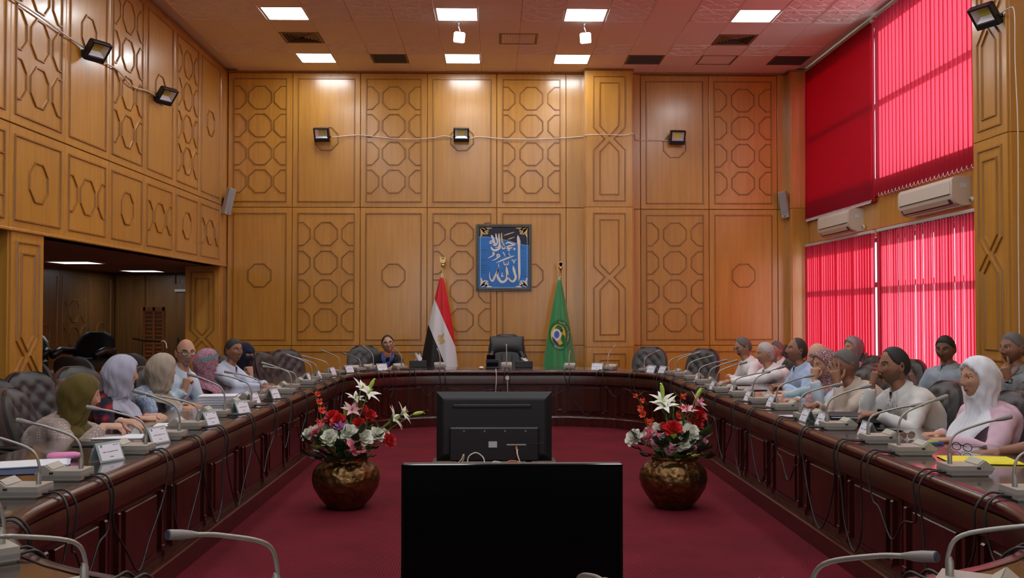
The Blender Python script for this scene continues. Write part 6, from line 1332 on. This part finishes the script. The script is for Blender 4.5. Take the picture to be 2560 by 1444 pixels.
# ---- alcove side
person('woman in olive headscarf and spotted beige blouse, leaning over her diary', (-3.02, 6.45), 84, W_(205, 988, 6.42), 55, -12, sk='skin_fair', top='blouse_dots', scarf='scarf_olive', female=True, Rw=(W_(262, 1064, 6.2), D((.8, .5, -.05)), D((0, -.3, 1)), 'clasp'), Lw=(W_(305, 1052, 6.45), D((.85, -.1, -.05)), D((-.2, -.3, 1)), 'relax'), seed=1, drape=.30, cape=.5)
person('woman in lavender headscarf and dark red plaid blouse', (-3.0, 7.3), 88, W_(306, 934, 7.25), 46, -6, sk='skin_fair', top='blouse_plaid', scarf='scarf_lavender', female=True, Rw=(W_(352, 1046, 7.1), D((.9, .3, .0)), D((-.2, -.4, 1)), 'clasp'), Lw=(W_(368, 1040, 7.3), D((.9, -.2, .1)), D((-.2, -.2, 1)), 'relax'), seed=2, drape=.30, cape=.45)
person('woman in beige headscarf and blue cloudy patterned blouse', (-3.0, 8.15), 88, W_(407, 925, 8.12), 38, -4, sk='skin_light', top='blouse_tiedye', scarf='scarf_beige', female=True, Rw=(W_(452, 1020, 8.0), D((.9, .2, .0)), D((-.2, -.3, 1)), 'relax'), Lw=(W_(468, 1010, 8.25), D((.9, -.1, .0)), D((0, 0, 1)), 'relax'), seed=3, drape=.12, cape=.4)
person('bald man with black glasses and grey goatee in pale blue shirt', (-3.05, 9.0), 110, W_(464, 882, 8.98), 146, -6, sk='skin_light', top='shirt_pale_blue', hair=('fringe', 'hair_dark'), beard=('goat', 'beard_grey'), glasses='black_gloss', Rw=(W_(462, 974, 8.85), D((.15, .1, 1)), D((-.3, -1, .2)), 'fist', D((.3, -.2, -1))), Lw=(W_(500, 1000, 8.95), D((.9, .1, 0)), U_, 'relax'), seed=4)
person('woman in leopard print scarf with teal band and mauve blouse', (-3.0, 9.75), 88, W_(519, 906, 9.72), 42, -6, sk='skin_light', top='blouse_mauve', scarf='scarf_leopard', female=True, Rw=(W_(500, 988, 9.55), D((.9, .1, 0)), U_, 'relax'), Lw=(W_(525, 982, 9.85), D((.9, -.2, 0)), U_, 'relax'), seed=5, drape=.24, cape=.5, band=[('scarf_teal', .058, .016, 0)])
person('man in finely striped white and blue shirt with clasped hands', (-2.98, 10.55), 100, W_(584, 876, 10.52), 126, -2, sk='skin_brown', top='shirt_stripe_blue', hair=('short', 'hair_dark'), Rw=(W_(655, 966, 10.3), D((1, .25, 0)), D((-.1, -.3, 1)), 'clasp'), Lw=(W_(664, 962, 10.45), D((1, -.3, .05)), D((.1, .2, 1)), 'clasp'), seed=6)
person('woman in black face veil with a hand at her chin', (-3.0, 11.35), 104, W_(612, 886, 11.32), 112, -4, sk='skin_light', top='sleeve_purple', scarf='scarf_navy', niqab=True, female=True, Rw=(W_(628, 938, 11.15), D((-.25, .1, 1)), D((.6, -.8, .1)), 'fist', D((.4, -.2, -1))), Lw=(W_(650, 960, 11.3), D((1, 0, 0)), U_, 'relax'), seed=7, drape=.30, cape=.9)
# ---- far end
person('man in dark jacket over blue shirt speaking at the far table end', (-1.68, 14.42), 166, W_(970, 860, 14.08), 172, 2, 9, sk='skin_light', top='shirt_royal', jacket='jacket_black', hair=('recede', 'hair_black'), glasses='black_gloss', Rw=(W_(930, 912, 13.75), D((.2, -1, 0)), U_, 'relax'), Lw=(W_(990, 914, 13.72), D((-.3, -1, 0)), U_, 'relax'), seed=8, hs=1.08, chair_off=(-.22, .06))
# ---- window side
person('man in black glasses and white shirt looking down, grey moustache', (3.28, 12.1), 264, W_(1858, 868, 12.05), 258, -22, sk='skin_tan', top='shirt_white_warm', hair=('recede', 'hair_grey'), beard=('must', 'hair_dark'), glasses='black_gloss', Lw=(W_(1822, 944, 11.85), D((-1, -.1, 0)), U_, 'pen'), Rw=(W_(1818, 940, 12.15), D((-1, .1, 0)), U_, 'relax'), seed=9)
person('man with short white hair in a white shirt, writing', (3.26, 11.0), 264, W_(1914, 884, 10.95), 264, -8, sk='skin_tan', top='shirt_white', hair=('short', 'hair_white'), Lw=(W_(1822, 954, 10.8), D((-1, .1, -.05)), D((0, -.2, 1)), 'pen'), Rw=(W_(1836, 950, 11.1), D((-1, -.1, 0)), U_, 'relax'), seed=10, bulk=1.1)
person('grey haired man of the back row half hidden behind the white shirts', (4.25, 14.3), 250, W_(1942, 874, 14.25), 246, -4, sk='skin_tan', top='shirt_white', hair=('short', 'hair_grey'), seed=11)
person('man in light blue shirt with receding dark hair gazing ahead', (3.26, 10.0), 266, W_(1992, 876, 9.95), 264, 6, sk='skin_brown', top='shirt_blue', hair=('deep', 'hair_dark'), Lw=(W_(1956, 966, 9.8), D((-1, .2, 0)), U_, 'clasp'), Rw=(W_(1950, 962, 10.05), D((-1, -.2, 0)), U_, 'clasp'), seed=12, bulk=1.12)
person('bald fair man sitting between the blue shirt and the patterned scarf', (3.42, 9.42), 266, W_(2046, 890, 9.38), 262, -12, sk='skin_fair', top='shirt_aqua', hair=('fringe', 'hair_grey'), Lw=(W_(1955, 990, 9.1), D((-1, .1, 0)), D((0, -.2, 1)), 'flat'), Rw=(W_(1965, 980, 9.45), D((-1, 0, 0)), U_, 'relax'), seed=13, chair_off=(.08, -.05))
person('woman in black and red patterned headscarf resting chin on fist', (3.22, 8.72), 262, W_(2062, 910, 8.70), 254, -10, sk='skin_light', top='shirt_pale_blue', scarf='scarf_geo', female=True, Lw=(W_(2036, 948, 8.5), D((.1, .15, 1)), D((-.6, -.8, .1)), 'fist', D((-.5, -.3, -1))), Rw=(W_(1990, 1000, 8.6), D((-1, .1, 0)), U_, 'relax'), seed=14, drape=.22, cape=.5)
person('man in beige shirt hiding his face behind his hand', (3.18, 7.9), 264, W_(2114, 912, 7.88), 258, -14, sk='skin_brown', top='shirt_beige', hair=('short', 'hair_grey'), Lw=(W_(2094, 958, 7.70), D((-.15, .25, 1)), D((-.35, -.9, .1)), 'spread', D((-.3, -.2, -1))), Rw=(W_(2040, 1012, 7.85), D((-1, -.2, -.05)), D((-.2, -.3, 1)), 'pen'), seed=15, bulk=1.08, watch=(-1, 'phone'))
person('man in white grey-striped shirt with fist at his mouth', (3.14, 6.98), 264, W_(2236, 914, 6.95), 264, -6, sk='skin_brown', top='shirt_stripe_grey', hair=('recede', 'hair_black'), beard=('full', 'stubble'), Rw=(W_(2180, 962, 7.05), D((.25, -.05, 1)), D((-1, -.3, .2)), 'fist', D((-.6, .1, -1))), Lw=(W_(2192, 1034, 6.72), D((-1, .25, 0)), D((0, -.3, 1)), 'relax'), seed=16, bulk=1.08, watch=(-1, 'black_gloss'), hs=1.1)
person('woman in white headscarf and pink blouse sitting upright', (3.14, 6.08), 262, W_(2444, 946, 6.06), 260, -2, sk='skin_light', top='blouse_pink', scarf='scarf_white', female=True, Lw=(W_(2372, 1100, 5.85), D((-1, .2, 0)), U_, 'relax'), Rw=(W_(2350, 1085, 6.2), D((-1, 0, 0)), U_, 'relax'), seed=17, drape=.40, cape=.55, bulk=1.1)
person('man resting his forearm on the yellow folder, light blue sleeve', (3.28, 5.0), 278, D((3.14, 5.02, 1.20)), 275, -5, sk='skin_brown', top='shirt_pale_blue', hair=('short', 'hair_dark'), sleeve='rolled', Rw=(W_(2500, 1130, 5.40), D((-1, .1, -.03)), D((0, -.1, 1)), 'flat', D((.1, .3, -1))), Lw=(D((2.95, 4.7, .80)), D((-1, .2, 0)), U_, 'relax'), seed=18, bulk=1.1)
# ---- row along the windows
person('woman in grey rose headscarf of the window row', (4.38, 12.02), 262, W_(2132, 868, 12.0), 252, -4, sk='skin_light', top='blouse_rose', scarf='scarf_greyrose', female=True, seed=19, drape=.2, cape=.5)
person('man in steel blue shirt frowning in the window row', (4.30, 9.22), 240, W_(2364, 872, 9.2), 226, -12, sk='skin_dark', top='shirt_steel', hair=('short', 'hair_black'), seed=20, bulk=1.05)
person('man in grey shirt of the window row with hand at his cheek', (4.46, 8.22), 258, W_(2532, 870, 8.2), 254, -4, sk='skin_brown', top='shirt_grey', hair=('short', 'hair_grey'), beard=('full', 'stubble'), Lw=(W_(2520, 948, 7.98), D((-.2, .1, 1)), D((-.3, -.9, .1)), 'point', D((-.2, -.3, -1))), seed=21, watch=(-1, 'phone'), hs=1.1)

# ---- tell the microphones and their cables apart by who or what is beside them
def short(l): w = l.split(); return ' '.join(w[:8]).rstrip(',') if len(w) > 8 else l
MARKS = [(Vector((p[0], p[1], 0)), 'the ' + short(l)) for p, l in PEOPLE if abs(p[0]) < 3.5] + [(Vector(v), n) for v, n in (((-2.8, 12.25, 0), 'the empty chair next to the black veil'), ((-2.7, 13.1, 0), 'the empty chair in the alcove side bend'), ((-.75, 14.3, 0), 'the red white and black flag'), ((.19, 14.4, 0), 'the executive chair'), ((1.1, 14.3, 0), 'the green flag'), ((1.75, 14.2, 0), 'the tall pillar'), ((2.2, 13.92, 0), 'the empty chair by the green flag'), ((2.8, 13.25, 0), 'the empty chair by the man in spectacles'), ((-3.12, 5.72, 0), 'the empty tufted chair'))]
def beside(p):
    d, n = min(((m - Vector((p.x, p.y, 0))).length, n) for m, n in MARKS); return n if d < 1.35 else None
for o in list(SC.objects):
    if o.parent: continue
    if o.name.startswith('desk_microphone'):
        n = beside(o.location)
        if n: o['label'] = 'beige gooseneck desk microphone before ' + n; o['group'] = 'microphones before ' + n
    elif o.name.startswith('microphone_cable'):
        n = beside(o.location + (o.location - TO).normalized() * .7)
        if n: o['label'] = 'black cable looping over the table edge before ' + n; o['group'] = 'cables before ' + n
for o in SC.objects:
    if 'label' in o and len(o['label'].split()) > 16: o['label'] = ' '.join(o['label'].split()[:16])
